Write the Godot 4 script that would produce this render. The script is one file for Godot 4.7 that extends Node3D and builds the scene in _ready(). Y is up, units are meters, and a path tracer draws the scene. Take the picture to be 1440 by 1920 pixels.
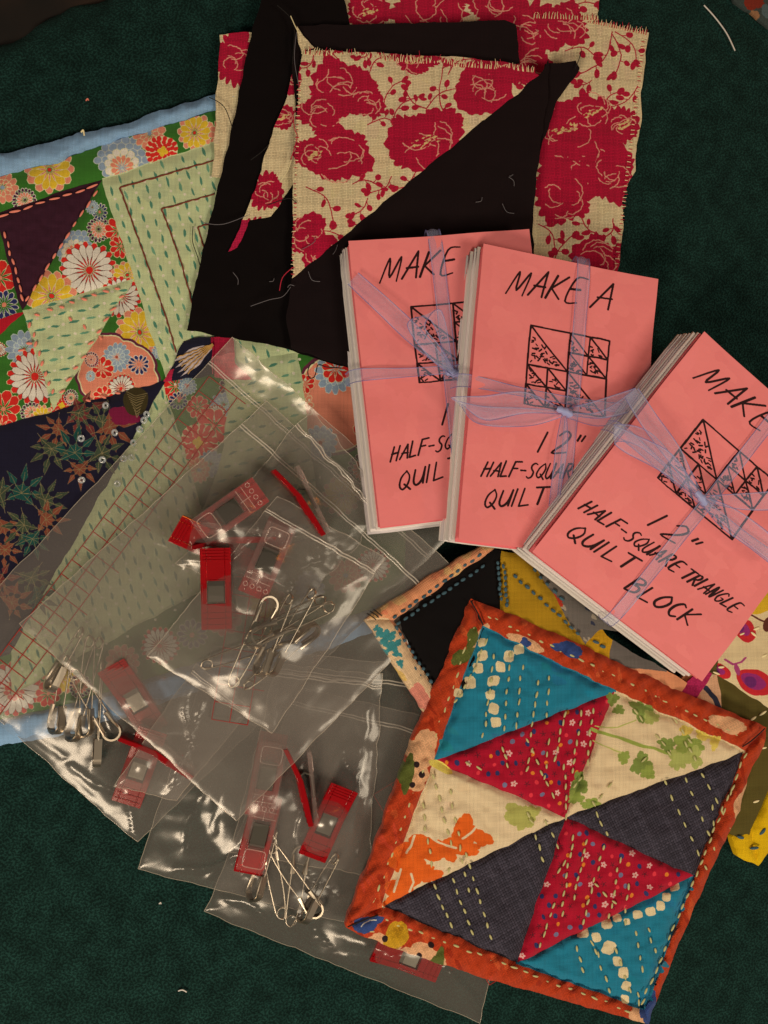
extends Node3D
# A table top seen from above: quilt blocks, raw fabric triangles, tied paper booklets and zip bags of sewing notions on green velvet.
# Lengths in scripts below: positions on the cloth are written in photo units (1440 x 1920) and turned into metres by at(), heights in millimetres.

const FOCAL := 1800.0
const REACH := 0.346
const PITCH := 2.5
const YAW := -10.0
var cam_at := Vector3.ZERO
var rng := RandomNumberGenerator.new()
var bump_noise := FastNoiseLite.new()
var fine_noise := FastNoiseLite.new()
var film_noise := FastNoiseLite.new()
var M := {}
var stitch_mesh: Mesh
var bead_mesh: Mesh
var used := {}
var turned := {}
var clip_parts := {}

# ---------------------------------------------------------------- places
func ray(px: float, py: float) -> Vector3:
	var a := deg_to_rad(PITCH)
	var b := deg_to_rad(YAW)
	var u := (px - 720.0) / FOCAL
	var v := (py - 960.0) / FOCAL
	var y := v * cos(a) - sin(a)
	var z := v * sin(a) + cos(a)
	var x := u * cos(b) - z * sin(b)
	var zz := u * sin(b) + z * cos(b)
	return Vector3(x, -zz, y)

func at(px: float, py: float, mm := 0.0) -> Vector3:
	var d := ray(px, py)
	return cam_at + d * ((mm * 0.001 - cam_at.y) / d.y)

func atv(p: Vector2, mm := 0.0) -> Vector3:
	return at(p.x, p.y, mm)

# ---------------------------------------------------------------- colours
func dye(r: float, g: float, b: float, a := 1.0) -> Color:   # the dye's own colour, from how it looks under this lamp light
	var c := Color8(int(r), int(g), int(b)).srgb_to_linear()
	var l := Color(minf(c.r / 0.62, 0.9), minf(c.g / 0.55, 0.9), minf(c.b / 0.46, 0.9)).linear_to_srgb()
	l.a = a
	return l

# ---------------------------------------------------------------- canvas: prints on cloth and paper
class Canvas:
	var im: Image
	var w := 0
	var h := 0
	var o := Vector2.ZERO
	var k := 1.0
	var mm := 0.0
	var host
	var flat := false
	func area(p_host, x0: float, y0: float, x1: float, y1: float, height: float, px_per_m: float, ground: Color) -> void:
		host = p_host
		mm = height
		var lo := Vector2(1e9, 1e9)
		var hi := -lo
		for c in [Vector2(x0, y0), Vector2(x1, y0), Vector2(x0, y1), Vector2(x1, y1)]:
			var v: Vector3 = host.atv(c, mm)
			lo = lo.min(Vector2(v.x, v.z))
			hi = hi.max(Vector2(v.x, v.z))
		o = lo
		k = px_per_m
		w = mini(2048, int((hi.x - lo.x) * k))
		h = mini(2048, int((hi.y - lo.y) * k))
		im = Image.create(w, h, false, Image.FORMAT_RGBA8)
		im.fill(ground)
	func sheet(width: int, height: int, ground: Color) -> void:
		flat = true
		w = width
		h = height
		im = Image.create(w, h, false, Image.FORMAT_RGBA8)
		im.fill(ground)
	func m(p: Vector2) -> Vector2:
		if flat:
			return p
		var v: Vector3 = host.atv(p, mm)
		return Vector2(v.x - o.x, v.z - o.y) * k
	func uv(x: float, z: float) -> Vector2:
		return Vector2((x - o.x) * k / w, (z - o.y) * k / h)
	func fill(q: PackedVector2Array, c: Color) -> void:   # texel polygon
		var lo := 1e9
		var hi := -1e9
		for p in q:
			lo = minf(lo, p.y)
			hi = maxf(hi, p.y)
		var n := q.size()
		for y in range(maxi(0, int(floor(lo))), mini(h - 1, int(ceil(hi))) + 1):
			var yy := y + 0.5
			var xs: Array[float] = []
			for i in n:
				var a := q[i]
				var b := q[(i + 1) % n]
				if (a.y <= yy) != (b.y <= yy):
					xs.append(a.x + (yy - a.y) / (b.y - a.y) * (b.x - a.x))
			xs.sort()
			for i in range(0, xs.size() - 1, 2):
				var xa := maxi(0, int(round(xs[i])))
				var xb := mini(w, int(round(xs[i + 1])))
				if xb > xa:
					im.fill_rect(Rect2i(xa, y, xb - xa, 1), c)
	func poly(q, c: Color) -> void:
		var r := PackedVector2Array()
		for p in q:
			r.append(m(p))
		fill(r, c)
	func blob(c: Vector2, rx: float, ry: float, rot: float, col: Color, wave := 0.0, lobes := 7.0, seed := 0.0) -> void:
		var r := PackedVector2Array()
		var n := maxi(12, int(maxf(rx, ry) * 1.2)) if wave == 0.0 else 60
		for i in n:
			var t := TAU * i / n
			var f := 1.0
			if wave > 0.0:
				f += wave * (absf(sin(lobes * 0.5 * t + seed)) - 0.5) + wave * 0.6 * sin(3.0 * t + seed * 2.3) + wave * 0.35 * (absf(sin(lobes * 1.5 * t + seed * 3.0)) - 0.5)
			r.append(m(c + Vector2(cos(t) * rx, sin(t) * ry).rotated(rot) * f))
		fill(r, col)
	func stroke(q, width: float, c: Color) -> void:
		var s := width * (1.0 if flat else 1.0)
		for i in q.size() - 1:
			var a: Vector2 = q[i]
			var b: Vector2 = q[i + 1]
			if a.distance_to(b) < 0.01:
				continue
			var nn := (b - a).normalized().orthogonal() * s * 0.5
			poly([a + nn, b + nn, b - nn, a - nn], c)
		if width > 1.5:
			for p in q:
				blob(p, s * 0.5, s * 0.5, 0, c)
	func petals(c: Vector2, r: float, n: int, col: Color, line: Color, rot := 0.0, inner := 0.12, fat := 0.95, gap := 1.2) -> void:
		for i in n:
			var t := rot + TAU * i / n
			var d := Vector2.from_angle(t)
			var wd := r * sin(PI / n) * fat
			var pts := []
			for j in 9:
				var s := j / 8.0
				pts.append(c + d * r * (inner + (1.0 - inner) * s) + d.orthogonal() * wd * sin(minf(1.0, s * 1.02) ** 1.6 * PI * 0.86 + 0.12) * (0.35 + 0.75 * s))
			for j in 9:
				var s := 1.0 - j / 8.0
				pts.append(c + d * r * (inner + (1.0 - inner) * s) - d.orthogonal() * wd * sin(minf(1.0, s * 1.02) ** 1.6 * PI * 0.86 + 0.12) * (0.35 + 0.75 * s))
			poly(pts, line)
			var small := []
			var mid: Vector2 = c + d * r * (0.5 + inner * 0.5)
			for p in pts:
				var v: Vector2 = p - mid
				small.append(mid + v * (1.0 - gap / maxf(4.0, v.length())))
			poly(small, col)
	func picture() -> ImageTexture:
		return ImageTexture.create_from_image(im)

# ---------------------------------------------------------------- materials
func weave_tile(threads: int, per: int, gap: float, spread: float, tag: String) -> void:
	var n := threads * per
	var tone := Image.create(n, n, false, Image.FORMAT_RGB8)
	var high := Image.create(n, n, false, Image.FORMAT_RGB8)
	var warp := []
	var weft := []
	for i in threads:
		warp.append(1.0 - spread * rng.randf())
		weft.append(1.0 - spread * rng.randf())
	for y in n:
		for x in n:
			var i := x / per
			var j := y / per
			var u := (x % per + 0.5) / per - 0.5
			var v := (y % per + 0.5) / per - 0.5
			var over := (i + j) % 2 == 0
			var across := u if over else v
			var along := v if over else u
			var hgt := sqrt(maxf(0.0, 1.0 - pow(absf(across) * 2.0, 2.0))) * (0.55 + 0.45 * cos(along * PI))
			var t: float = (warp[i] if over else weft[j]) * lerpf(gap, 1.0, smoothstep(0.05, 0.6, hgt))
			t *= 1.0 - 0.06 * rng.randf()
			tone.set_pixel(x, y, Color(t, t, t))
			high.set_pixel(x, y, Color(hgt, hgt, hgt))
	M["count_" + tag] = threads
	M["tone_" + tag] = ImageTexture.create_from_image(tone)
	M["high_" + tag] = ImageTexture.create_from_image(high)

func cloth(tag: String, color: Color, canvas: Canvas, per_cm: float, _threads: int, relief := 0.012, sheen := 0.25) -> StandardMaterial3D:
	var m := StandardMaterial3D.new()
	m.albedo_color = Color.WHITE if canvas else color
	m.albedo_texture = M["tone_" + tag]
	m.uv1_scale = Vector3.ONE * per_cm / float(M["count_" + tag])       # uv runs in centimetres
	m.heightmap_enabled = true
	m.heightmap_texture = M["high_" + tag]
	m.heightmap_scale = relief
	m.roughness = 0.92
	m.metallic_specular = 0.25
	m.rim_enabled = sheen > 0.0
	m.rim = sheen
	m.rim_tint = 0.6
	if canvas:
		if not M.has(canvas):
			M[canvas] = canvas.picture()
		m.detail_enabled = true
		m.detail_albedo = M[canvas]
		m.detail_blend_mode = BaseMaterial3D.BLEND_MODE_MUL
		m.detail_uv_layer = BaseMaterial3D.DETAIL_UV_2
	return m

func plain(color: Color, rough := 0.7, metal := 0.0, spec := 0.5) -> StandardMaterial3D:
	var m := StandardMaterial3D.new()
	m.albedo_color = color
	m.roughness = rough
	m.metallic = metal
	m.metallic_specular = spec
	return m

func clear(color: Color, alpha: float, rough: float, spec := 0.5) -> StandardMaterial3D:
	var m := plain(Color(color, alpha), rough, 0.0, spec)
	m.transparency = BaseMaterial3D.TRANSPARENCY_ALPHA
	m.cull_mode = BaseMaterial3D.CULL_DISABLED
	return m

# ---------------------------------------------------------------- nodes
func numbered(called: String) -> String:
	if not used.has(called):
		used[called] = 0
		return called
	used[called] += 1
	return "%s_%03d" % [called, used[called]]

func thing(called: String, label: String, category: String, where: Vector3, group := "") -> Node3D:
	var o := Node3D.new()
	o.name = numbered(called)
	o.position = where
	add_child(o)
	o.set_meta("label", label)
	o.set_meta("category", category)
	if group:
		o.set_meta("group", group)
	return o

func part(called: String, mesh: Mesh, mat: Material, parent: Node3D) -> MeshInstance3D:
	var o := MeshInstance3D.new()
	o.mesh = facing(mesh)
	o.material_override = mat
	var n := 0
	var nm := called
	while parent.has_node(nm):
		n += 1
		nm = "%s_%03d" % [called, n]
	o.name = nm
	parent.add_child(o)
	return o

# every face turned the way its normals point
func facing(mesh: Mesh) -> Mesh:
	if not mesh is ArrayMesh:
		return mesh
	if turned.has(mesh):
		return turned[mesh]
	var a := mesh.surface_get_arrays(0)
	var v: PackedVector3Array = a[Mesh.ARRAY_VERTEX]
	var n: PackedVector3Array = a[Mesh.ARRAY_NORMAL]
	var ix := PackedInt32Array()
	if a[Mesh.ARRAY_INDEX] != null:
		ix = a[Mesh.ARRAY_INDEX]
	else:
		ix.resize(v.size())
		for i in v.size():
			ix[i] = i
	for i in range(0, ix.size(), 3):
		var f := (v[ix[i + 1]] - v[ix[i]]).cross(v[ix[i + 2]] - v[ix[i]])
		if f.dot(n[ix[i]] + n[ix[i + 1]] + n[ix[i + 2]]) > 0.0:
			var k := ix[i + 1]
			ix[i + 1] = ix[i + 2]
			ix[i + 2] = k
	a[Mesh.ARRAY_INDEX] = ix
	var m := ArrayMesh.new()
	m.add_surface_from_arrays(Mesh.PRIMITIVE_TRIANGLES, a)
	turned[mesh] = m
	return m

func origin_of(o: Node3D) -> Vector3:
	var p := Vector3.ZERO
	var n: Node = o
	while n != self:
		p += n.position
		n = n.get_parent()
	return p

func make(v: PackedVector3Array, nn: PackedVector3Array, uv: PackedVector2Array, uv2: PackedVector2Array, ix: PackedInt32Array) -> ArrayMesh:
	var a := []
	a.resize(Mesh.ARRAY_MAX)
	a[Mesh.ARRAY_VERTEX] = v
	a[Mesh.ARRAY_NORMAL] = nn
	if uv.size():
		a[Mesh.ARRAY_TEX_UV] = uv
	if uv2.size():
		a[Mesh.ARRAY_TEX_UV2] = uv2
	a[Mesh.ARRAY_INDEX] = ix
	var m := ArrayMesh.new()
	m.add_surface_from_arrays(Mesh.PRIMITIVE_TRIANGLES, a)
	return m

func edge_gap(p: Vector2, q: PackedVector2Array) -> float:
	var best := 1e9
	for i in q.size():
		best = minf(best, p.distance_squared_to(Geometry2D.get_closest_point_to_segment(p, q[i], q[(i + 1) % q.size()])))
	return sqrt(best)

func wob(p: Vector2, amp: float) -> Vector2:
	return p + Vector2(bump_noise.get_noise_2d(p.x * 1.5, p.y * 1.5 + 400.0), bump_noise.get_noise_2d(p.x * 1.5 + 900.0, p.y * 1.5)) * amp * 2.0

# A piece of cloth cut to the outline q. high(p, gap) gives the height in mm of the point p that lies gap from the cut edge.
func cut(parent: Node3D, called: String, q0, high: Callable, mat: Material, canvas: Canvas = null, step := 9.0, skirt := 0.6, turn := 0.0, wobble := 2.0) -> MeshInstance3D:
	var q := PackedVector2Array()
	for p in q0:
		q.append(p)
	var pts := PackedVector2Array()
	var rim := 0
	for i in q.size():
		var a := q[i]
		var b := q[(i + 1) % q.size()]
		var n := maxi(1, int(a.distance_to(b) / step))
		for j in n:
			pts.append(a.lerp(b, float(j) / n))
	rim = pts.size()
	var box := Rect2(q[0], Vector2.ZERO)
	for p in q:
		box = box.expand(p)
	var gaps := PackedFloat32Array()
	for i in rim:
		gaps.append(0.0)
	var row := 0
	var y := box.position.y + step * 0.5
	while y < box.end.y:
		var x := box.position.x + step * (0.25 if row % 2 else 0.75)
		while x < box.end.x:
			var p := Vector2(x, y) + Vector2(rng.randf() - 0.5, rng.randf() - 0.5) * step * 0.3
			if Geometry2D.is_point_in_polygon(p, q):
				var g := edge_gap(p, q)
				if g > step * 0.45:
					pts.append(p)
					gaps.append(g)
			x += step
		y += step * 0.87
		row += 1
	var tri := Geometry2D.triangulate_delaunay(pts)
	var off := origin_of(parent)
	var v := PackedVector3Array()
	var uv := PackedVector2Array()
	var uv2 := PackedVector2Array()
	for i in pts.size():
		var p := wob(pts[i], wobble)
		var w := atv(p, high.call(pts[i], gaps[i]))
		v.append(w - off)
		uv.append((Vector2(w.x, w.z) * 100.0).rotated(turn))
		if canvas:
			var flat := atv(pts[i], canvas.mm)
			uv2.append(canvas.uv(flat.x, flat.z))
	var ix := PackedInt32Array()
	var nn := PackedVector3Array()
	nn.resize(v.size())
	for t in range(0, tri.size(), 3):
		var a := tri[t]
		var b := tri[t + 1]
		var c := tri[t + 2]
		if not Geometry2D.is_point_in_polygon((pts[a] + pts[b] + pts[c]) / 3.0, q):
			continue
		var f := (v[b] - v[a]).cross(v[c] - v[a])
		if f.length() < 1e-12:
			continue
		if f.y > 0.0:
			ix.append_array([a, c, b])
		else:
			ix.append_array([a, b, c])
			f = -f
		nn[a] += f
		nn[b] += f
		nn[c] += f
	for i in nn.size():
		nn[i] = nn[i].normalized() if nn[i].length() > 0.0 else Vector3.UP
	# the hem: the cut edge has a thickness
	if skirt > 0.0:
		var base := v.size()
		for i in rim:
			var out := Vector3(nn[i].x, 0, nn[i].z)
			var d := pts[(i + 1) % rim] - pts[(i + rim - 1) % rim]
			var side := Vector3(d.y, 0, -d.x).normalized()
			if Geometry2D.is_polygon_clockwise(q):
				side = -side
			for k in 2:
				v.append(v[i] - (Vector3.UP * skirt * 0.001 if k else Vector3.ZERO))
				nn.append((side + nn[i] * (0.6 if k == 0 else 0.0) + out * 0.0).normalized())
				uv.append(uv[i] + Vector2(0.0, 0.02 * k))
				if canvas:
					uv2.append(uv2[i])
		for i in rim:
			var a := base + i * 2
			var b := base + ((i + 1) % rim) * 2
			ix.append_array([a, b, a + 1, b, b + 1, a + 1])
	return part(called, make(v, nn, uv, uv2, ix), mat, parent)

# A round thread along a path of world points.
func tube_into(st: SurfaceTool, path: Array, r, sides := 6) -> void:
	var n := path.size()
	var up := Vector3.UP
	var rings := []
	for i in n:
		var d: Vector3 = (path[mini(i + 1, n - 1)] - path[maxi(i - 1, 0)])
		d = d.normalized() if d.length() > 1e-9 else Vector3.RIGHT
		var s := d.cross(up)
		if s.length() < 0.05:
			s = d.cross(Vector3.RIGHT)
		s = s.normalized()
		var t := s.cross(d).normalized()
		up = t
		var rad: float = r[i] if r is Array else r
		var ring := []
		for k in sides:
			var a := TAU * k / sides
			ring.append([path[i] + (s * cos(a) + t * sin(a)) * rad, s * cos(a) + t * sin(a)])
		rings.append(ring)
	for i in n - 1:
		for k in sides:
			var k2 := (k + 1) % sides
			for c in [[i, k], [i, k2], [i + 1, k], [i, k2], [i + 1, k2], [i + 1, k]]:
				st.set_normal(rings[c[0]][c[1]][1])
				st.add_vertex(rings[c[0]][c[1]][0])
	for e in [0, n - 1]:
		var nrm: Vector3 = (path[0] - path[1]).normalized() if e == 0 else (path[n - 1] - path[n - 2]).normalized()
		for k in range(1, sides - 1):
			for c in ([0, k, k + 1] if e else [0, k + 1, k]):
				st.set_normal(nrm)
				st.add_vertex(rings[e][c][0])

func tool() -> SurfaceTool:
	var st := SurfaceTool.new()
	st.begin(Mesh.PRIMITIVE_TRIANGLES)
	return st

func smooth_path(q: Array, n := 6) -> Array:
	var r := []
	for i in q.size() - 1:
		var a = q[maxi(i - 1, 0)]
		var b = q[i]
		var c = q[i + 1]
		var d = q[mini(i + 2, q.size() - 1)]
		for j in n:
			r.append(b.cubic_interpolate(c, a, d, float(j) / n))
	r.append(q[q.size() - 1])
	return r

func moved(path: Array, by: Vector3) -> Array:
	var r := []
	for p in path:
		r.append(p + by)
	return r

func thread(parent: Node3D, called: String, q: Array, mm, radius: float, mat: Material, sides := 5) -> MeshInstance3D:
	var path := []
	for i in q.size():
		path.append(atv(q[i], mm[i] if mm is Array else mm))
	var st := tool()
	tube_into(st, moved(smooth_path(path, 5), -origin_of(parent)), radius * 0.001, sides)
	return part(called, st.commit(), mat, parent)

# Hand stitches: short plump pieces of thread, each one lying where the needle came up and went down.
func stitch(parent: Node3D, a: Vector2, b: Vector2, mm: float, thick: float, mat: Material) -> void:
	var pa := atv(a, mm)
	var pb := atv(b, mm)
	var d := pb - pa
	var o := part("stitch", stitch_mesh, mat, parent)
	var x := d.normalized()
	var z := x.cross(Vector3.UP).normalized()
	o.transform = Transform3D(Basis(x * d.length(), Vector3.UP * thick * 0.0008, z * thick * 0.001), (pa + pb) * 0.5 - origin_of(parent))

func stitch_row(parent: Node3D, a: Vector2, b: Vector2, n: int, length: float, high: Callable, thick: float, mat: Material, jitter := 2.0, lean := 0.0, marks: Array = []) -> void:
	for i in n:
		var c := a.lerp(b, (i + 0.5) / n) + Vector2(rng.randf_range(-1, 1), rng.randf_range(-1, 1)) * jitter
		var d := (b - a).normalized().rotated(lean + rng.randf_range(-0.16, 0.16)) * length * rng.randf_range(0.8, 1.15) * 0.5
		marks.append(c)
		stitch(parent, c - d, c + d, high.call(c), thick * rng.randf_range(0.85, 1.1), mat)

func pt(x: float, y: float) -> Vector2:
	return Vector2(x, y)

func chain(s: String) -> Array:      # "x,y x,y ..." to points
	var r := []
	for w in s.split(" ", false):
		var c := w.split(",")
		r.append(Vector2(float(c[0]), float(c[1])))
	return r

func disp(p: Vector2, scale: float, amp: float, s := 0.0) -> float:
	return bump_noise.get_noise_2d(p.x * scale + s, p.y * scale - s) * amp

# ---------------------------------------------------------------- prints
func daisies(cv: Canvas, s: String) -> void:
	# each flower: kind,x,y,r
	var gold := dye(196, 160, 40)
	var salmon := dye(222, 118, 92)
	var white := dye(222, 196, 168)
	var red := dye(188, 36, 30)
	var plum := dye(62, 24, 48)
	var navy := dye(34, 40, 82)
	var grey := dye(124, 138, 152)
	var line := dye(214, 190, 140)
	for w in s.split(" ", false):
		var f := w.split(",")
		var c := Vector2(float(f[1]), float(f[2]))
		var r := float(f[3])
		var a := rng.randf() * TAU
		match f[0]:
			"gold":
				cv.petals(c, r * 1.12, 12, salmon, line, a + 0.26)
				cv.petals(c, r * 0.95, 12, gold, line, a)
				cv.blob(c, r * 0.1, r * 0.1, 0, red)
			"white":
				cv.petals(c, r * 1.08, 18, red, line, a + 0.17)
				cv.petals(c, r * 0.96, 18, white, dye(70, 30, 22), a, 0.12, 1.0, 1.0)
				cv.blob(c, r * 0.14, r * 0.14, 0, red)
			"plum":
				cv.petals(c, r * 1.05, 18, plum, white, a, 0.5)
				cv.petals(c, r * 0.72, 14, salmon, white, a + 0.2)
				cv.blob(c, r * 0.1, r * 0.1, 0, plum)
			"grey":
				cv.petals(c, r, 14, grey, dye(176, 186, 190), a)
				cv.petals(c, r * 0.62, 11, dye(138, 150, 160), dye(176, 186, 190), a + 0.3)
				cv.blob(c, r * 0.1, r * 0.1, 0, dye(150, 70, 50))
			"navy":
				cv.petals(c, r, 12, navy, white, a, 0.2, 0.85, 1.4)
				cv.blob(c, r * 0.16, r * 0.16, 0, salmon)
			"red":
				cv.petals(c, r, 9, red, line, a, 0.1)
				cv.blob(c, r * 0.12, r * 0.12, 0, salmon)
			"pink":
				cv.petals(c, r, 12, salmon, line, a)
				cv.petals(c, r * 0.6, 10, salmon, line, a + 0.3)
				cv.blob(c, r * 0.14, r * 0.14, 0, grey)
			"ball":
				cv.blob(c, r, r, 0, line)
				for k in [[1.0, 16], [0.72, 12], [0.44, 8], [0.2, 4]]:
					for i in k[1]:
						var d: Vector2 = Vector2.from_angle(TAU * i / k[1] + k[0]) * r * k[0] * 0.86
						cv.blob(c + d, r * 0.17, r * 0.14, d.angle(), red if k[0] > 0.4 else gold)
			"scale":
				for j in range(-3, 4):
					for i in range(-3, 4):
						var d := Vector2(i + (0.5 if j % 2 else 0.0), j * 0.8) * r * 0.33
						if d.length() < r:
							cv.blob(c + d, r * 0.19, r * 0.17, 0, dye(170, 172, 160))
							cv.blob(c + d, r * 0.16, r * 0.145, 0, grey)
				cv.petals(c + Vector2(0, r * 0.25), r * 0.72, 12, white, line, a, 0.3)
				cv.petals(c + Vector2(0, r * 0.3), r * 0.5, 12, salmon, line, a)
			"fan":
				cv.blob(c, r * 1.06, r * 0.98, 0.3, dye(84, 32, 50), 0.1, 5.0, 1.0)
				cv.blob(c, r * 1.0, r * 0.92, 0.3, line, 0.1, 5.0, 1.0)
				cv.blob(c, r * 0.97, r * 0.89, 0.3, salmon, 0.1, 5.0, 1.0)

func sage(cv: Canvas, q0, along: Vector2, mott := true) -> void:
	var q := PackedVector2Array(q0)
	cv.poly(q, dye(170, 176, 130))
	var box := Rect2(q[0], Vector2.ZERO)
	for p in q:
		box = box.expand(p)
	if mott:
		for i in int(box.get_area() / 900.0):
			var p := Vector2(rng.randf_range(box.position.x, box.end.x), rng.randf_range(box.position.y, box.end.y))
			if Geometry2D.is_point_in_polygon(p, q) and edge_gap(p, q) > 14.0:
				var t := rng.randf_range(-7, 7)
				cv.blob(p, rng.randf_range(5, 13), rng.randf_range(5, 13), 0, dye(170 + t * 1.3, 176 + t, 130 + t * 0.4), 0.2, 5.0, rng.randf() * 6.0)
	var d := along.normalized()
	var n := d.orthogonal()
	var c := box.get_center()
	var size := maxf(box.size.x, box.size.y)
	for i in range(-60, 60):
		for j in range(-60, 60):
			var p := c + n * i * 20.5 + d * (j * 33.0 + (16.0 if i % 2 else 0.0)) + Vector2(rng.randf_range(-2, 2), rng.randf_range(-2, 2))
			if p.distance_to(c) > size or not Geometry2D.is_point_in_polygon(p, q) or edge_gap(p, q) < 4.0:
				continue
			var dd := d.rotated(rng.randf_range(-0.1, 0.1)) * rng.randf_range(8, 11)
			cv.poly([p - dd, p - dd * 0.3 + n * 2.6, p + dd * 0.5 + n * 2.2, p + dd, p + dd * 0.3 - n * 2.4, p - dd * 0.5 - n * 2.0], dye(70, 116, 92) if rng.randf() < 0.75 else dye(96, 138, 108))
			cv.blob(p + d * 16.5 + n * 1.5, 2.8, 2.6, 0, dye(214, 206, 160))

func maple(cv: Canvas, c: Vector2, r: float, rot: float, col: Color, line: Color) -> void:
	var out := []
	for k in 7:
		var t := rot + (k - 3) * 0.72
		var len: float = r * [0.55, 0.8, 0.95, 1.05, 0.95, 0.8, 0.55][k]
		var d := Vector2.from_angle(t)
		out.append(c + Vector2.from_angle(t - 0.36) * r * 0.26)
		out.append(c + d * len * 0.55 - d.orthogonal() * r * 0.13)
		out.append(c + d * len)
		out.append(c + d * len * 0.55 + d.orthogonal() * r * 0.13)
	out.append(c + Vector2.from_angle(rot + 3 * 0.72 + 0.36) * r * 0.26)
	var big := []
	for p in out:
		big.append(c + (p - c) * (1.0 + 1.6 / r))
	cv.poly(big, line)
	cv.poly(out, col)
	for k in 7:
		var t := rot + (k - 3) * 0.72
		cv.stroke([c, c + Vector2.from_angle(t) * r * 0.75], 0.9, line)

func peony(cv: Canvas, c: Vector2, rx: float, ry: float, rot: float, seed: float) -> void:
	var red := dye(158, 14, 46)
	var pale := dye(210, 134, 110)
	var s := RandomNumberGenerator.new()
	s.seed = int(seed * 1000)
	rx *= 0.86
	ry *= 0.86
	cv.blob(c, rx, ry, rot, red, 0.2, 15.0, seed)
	for i in 4:
		var o := c + Vector2.from_angle(seed * 2.0 + i * 1.7) * rx * s.randf_range(0.35, 0.6)
		cv.blob(o, rx * s.randf_range(0.45, 0.65), ry * s.randf_range(0.4, 0.6), rot + i, red, 0.22, 13.0, seed + i)
	for i in 8:      # the drawn edges of single petals
		var o := c + Vector2.from_angle(seed * 3.1 + i * 1.9) * rx * s.randf_range(0.15, 0.5)
		var r := rx * s.randf_range(0.35, 0.6)
		var t := s.randf() * TAU
		var q := []
		for j in 15:
			var a := t + j * s.randf_range(0.11, 0.15)
			q.append(o + Vector2(cos(a) * r, sin(a) * r * 0.8) * (1.0 + 0.09 * absf(sin(a * 6.0 + seed)) + 0.03 * s.randf()))
		cv.stroke(q, 2.0, pale)
	if fmod(seed * 10.0, 3.0) < 1.0:
		for i in 26:
			var p := c + Vector2(s.randf_range(-1, 1) * rx * 0.4, s.randf_range(-1, 1) * ry * 0.16).rotated(-0.35)
			cv.blob(p, s.randf_range(2, 5), s.randf_range(1, 2.5), -0.4, dye(206, 166, 108) if i % 3 else red, 0.3, 4.0, i * 1.0)

func sprig(cv: Canvas, a: Vector2, b: Vector2, n: int, size := 9.0) -> void:
	var red := dye(160, 20, 46)
	var bend := (b - a).orthogonal() * 0.18
	var q := []
	for i in 9:
		var t := i / 8.0
		q.append(a.lerp(b, t) + bend * sin(t * PI))
	cv.stroke(q, 2.0, red)
	for i in n:
		var t := (i + 0.6) / n
		var p := a.lerp(b, t) + bend * sin(t * PI)
		var side := 1.0 if i % 2 else -1.0
		var d := (b - a).normalized().rotated(side * rng.randf_range(0.7, 1.2))
		cv.stroke([p, p + d * size * 0.9], 1.4, red)
		cv.blob(p + d * size * 1.5, size * rng.randf_range(0.7, 0.95), size * rng.randf_range(0.45, 0.62), d.angle() + rng.randf_range(-0.3, 0.3), red)
	cv.blob(b, size * 0.9, size * 0.6, (b - a).angle(), red)

func letters() -> Dictionary:
	var s := {
		"M": "0,0 .22,1 .45,.2 .8,1 .85,0", "A": "0,0 .5,1 .72,0|.12,.4 .7,.4", "K": ".1,1 0,0|.72,1 .08,.45 .7,0", "E": ".72,1 .15,.96 .04,.02 .66,0|.1,.52 .6,.52",
		"H": ".1,1 0,0|.7,1 .6,0|.05,.5 .66,.55", "L": ".1,1 0,0 .62,.03", "F": ".05,0 .15,1 .76,1|.1,.55 .6,.55", "-": ".1,.45 .62,.45",
		"S": ".72,.92 .45,1 .22,.85 .28,.62 .52,.42 .5,.1 .25,0 0,.1", "Q": ".5,1 .15,.7 .05,.25 .3,0 .62,.2 .72,.65 .5,1|.42,.25 .85,-.12", "U": ".1,1 .05,.3 .25,0 .5,.1 .65,.4 .72,1|.72,1 .7,0",
		"R": ".05,0 .15,1|.1,.95 .5,1 .66,.8 .5,.56 .1,.5|.3,.5 .72,0", "T": "0,1 .85,1|.45,1 .35,0", "I": ".12,1 .02,0", "N": "0,0 .15,1 .5,0 .72,1",
		"G": ".7,.86 .45,1 .15,.75 .05,.35 .25,0 .55,.1 .66,.42 .36,.42", "B": "0,0 .1,1|.08,1 .5,1 .62,.76 .1,.52 .62,.45 .6,.1 0,0", "O": ".5,1 .15,.7 .05,.25 .3,0 .62,.2 .72,.65 .5,1",
		"C": ".66,.88 .42,1 .12,.7 .1,.25 .35,0 .66,.1", "1": ".1,1 0,0", "2": ".1,.8 .35,1 .66,.82 .5,.45 0,0 .72,.03", "\"": ".12,1 .06,.72|.34,1 .28,.72"}
	return s

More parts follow.
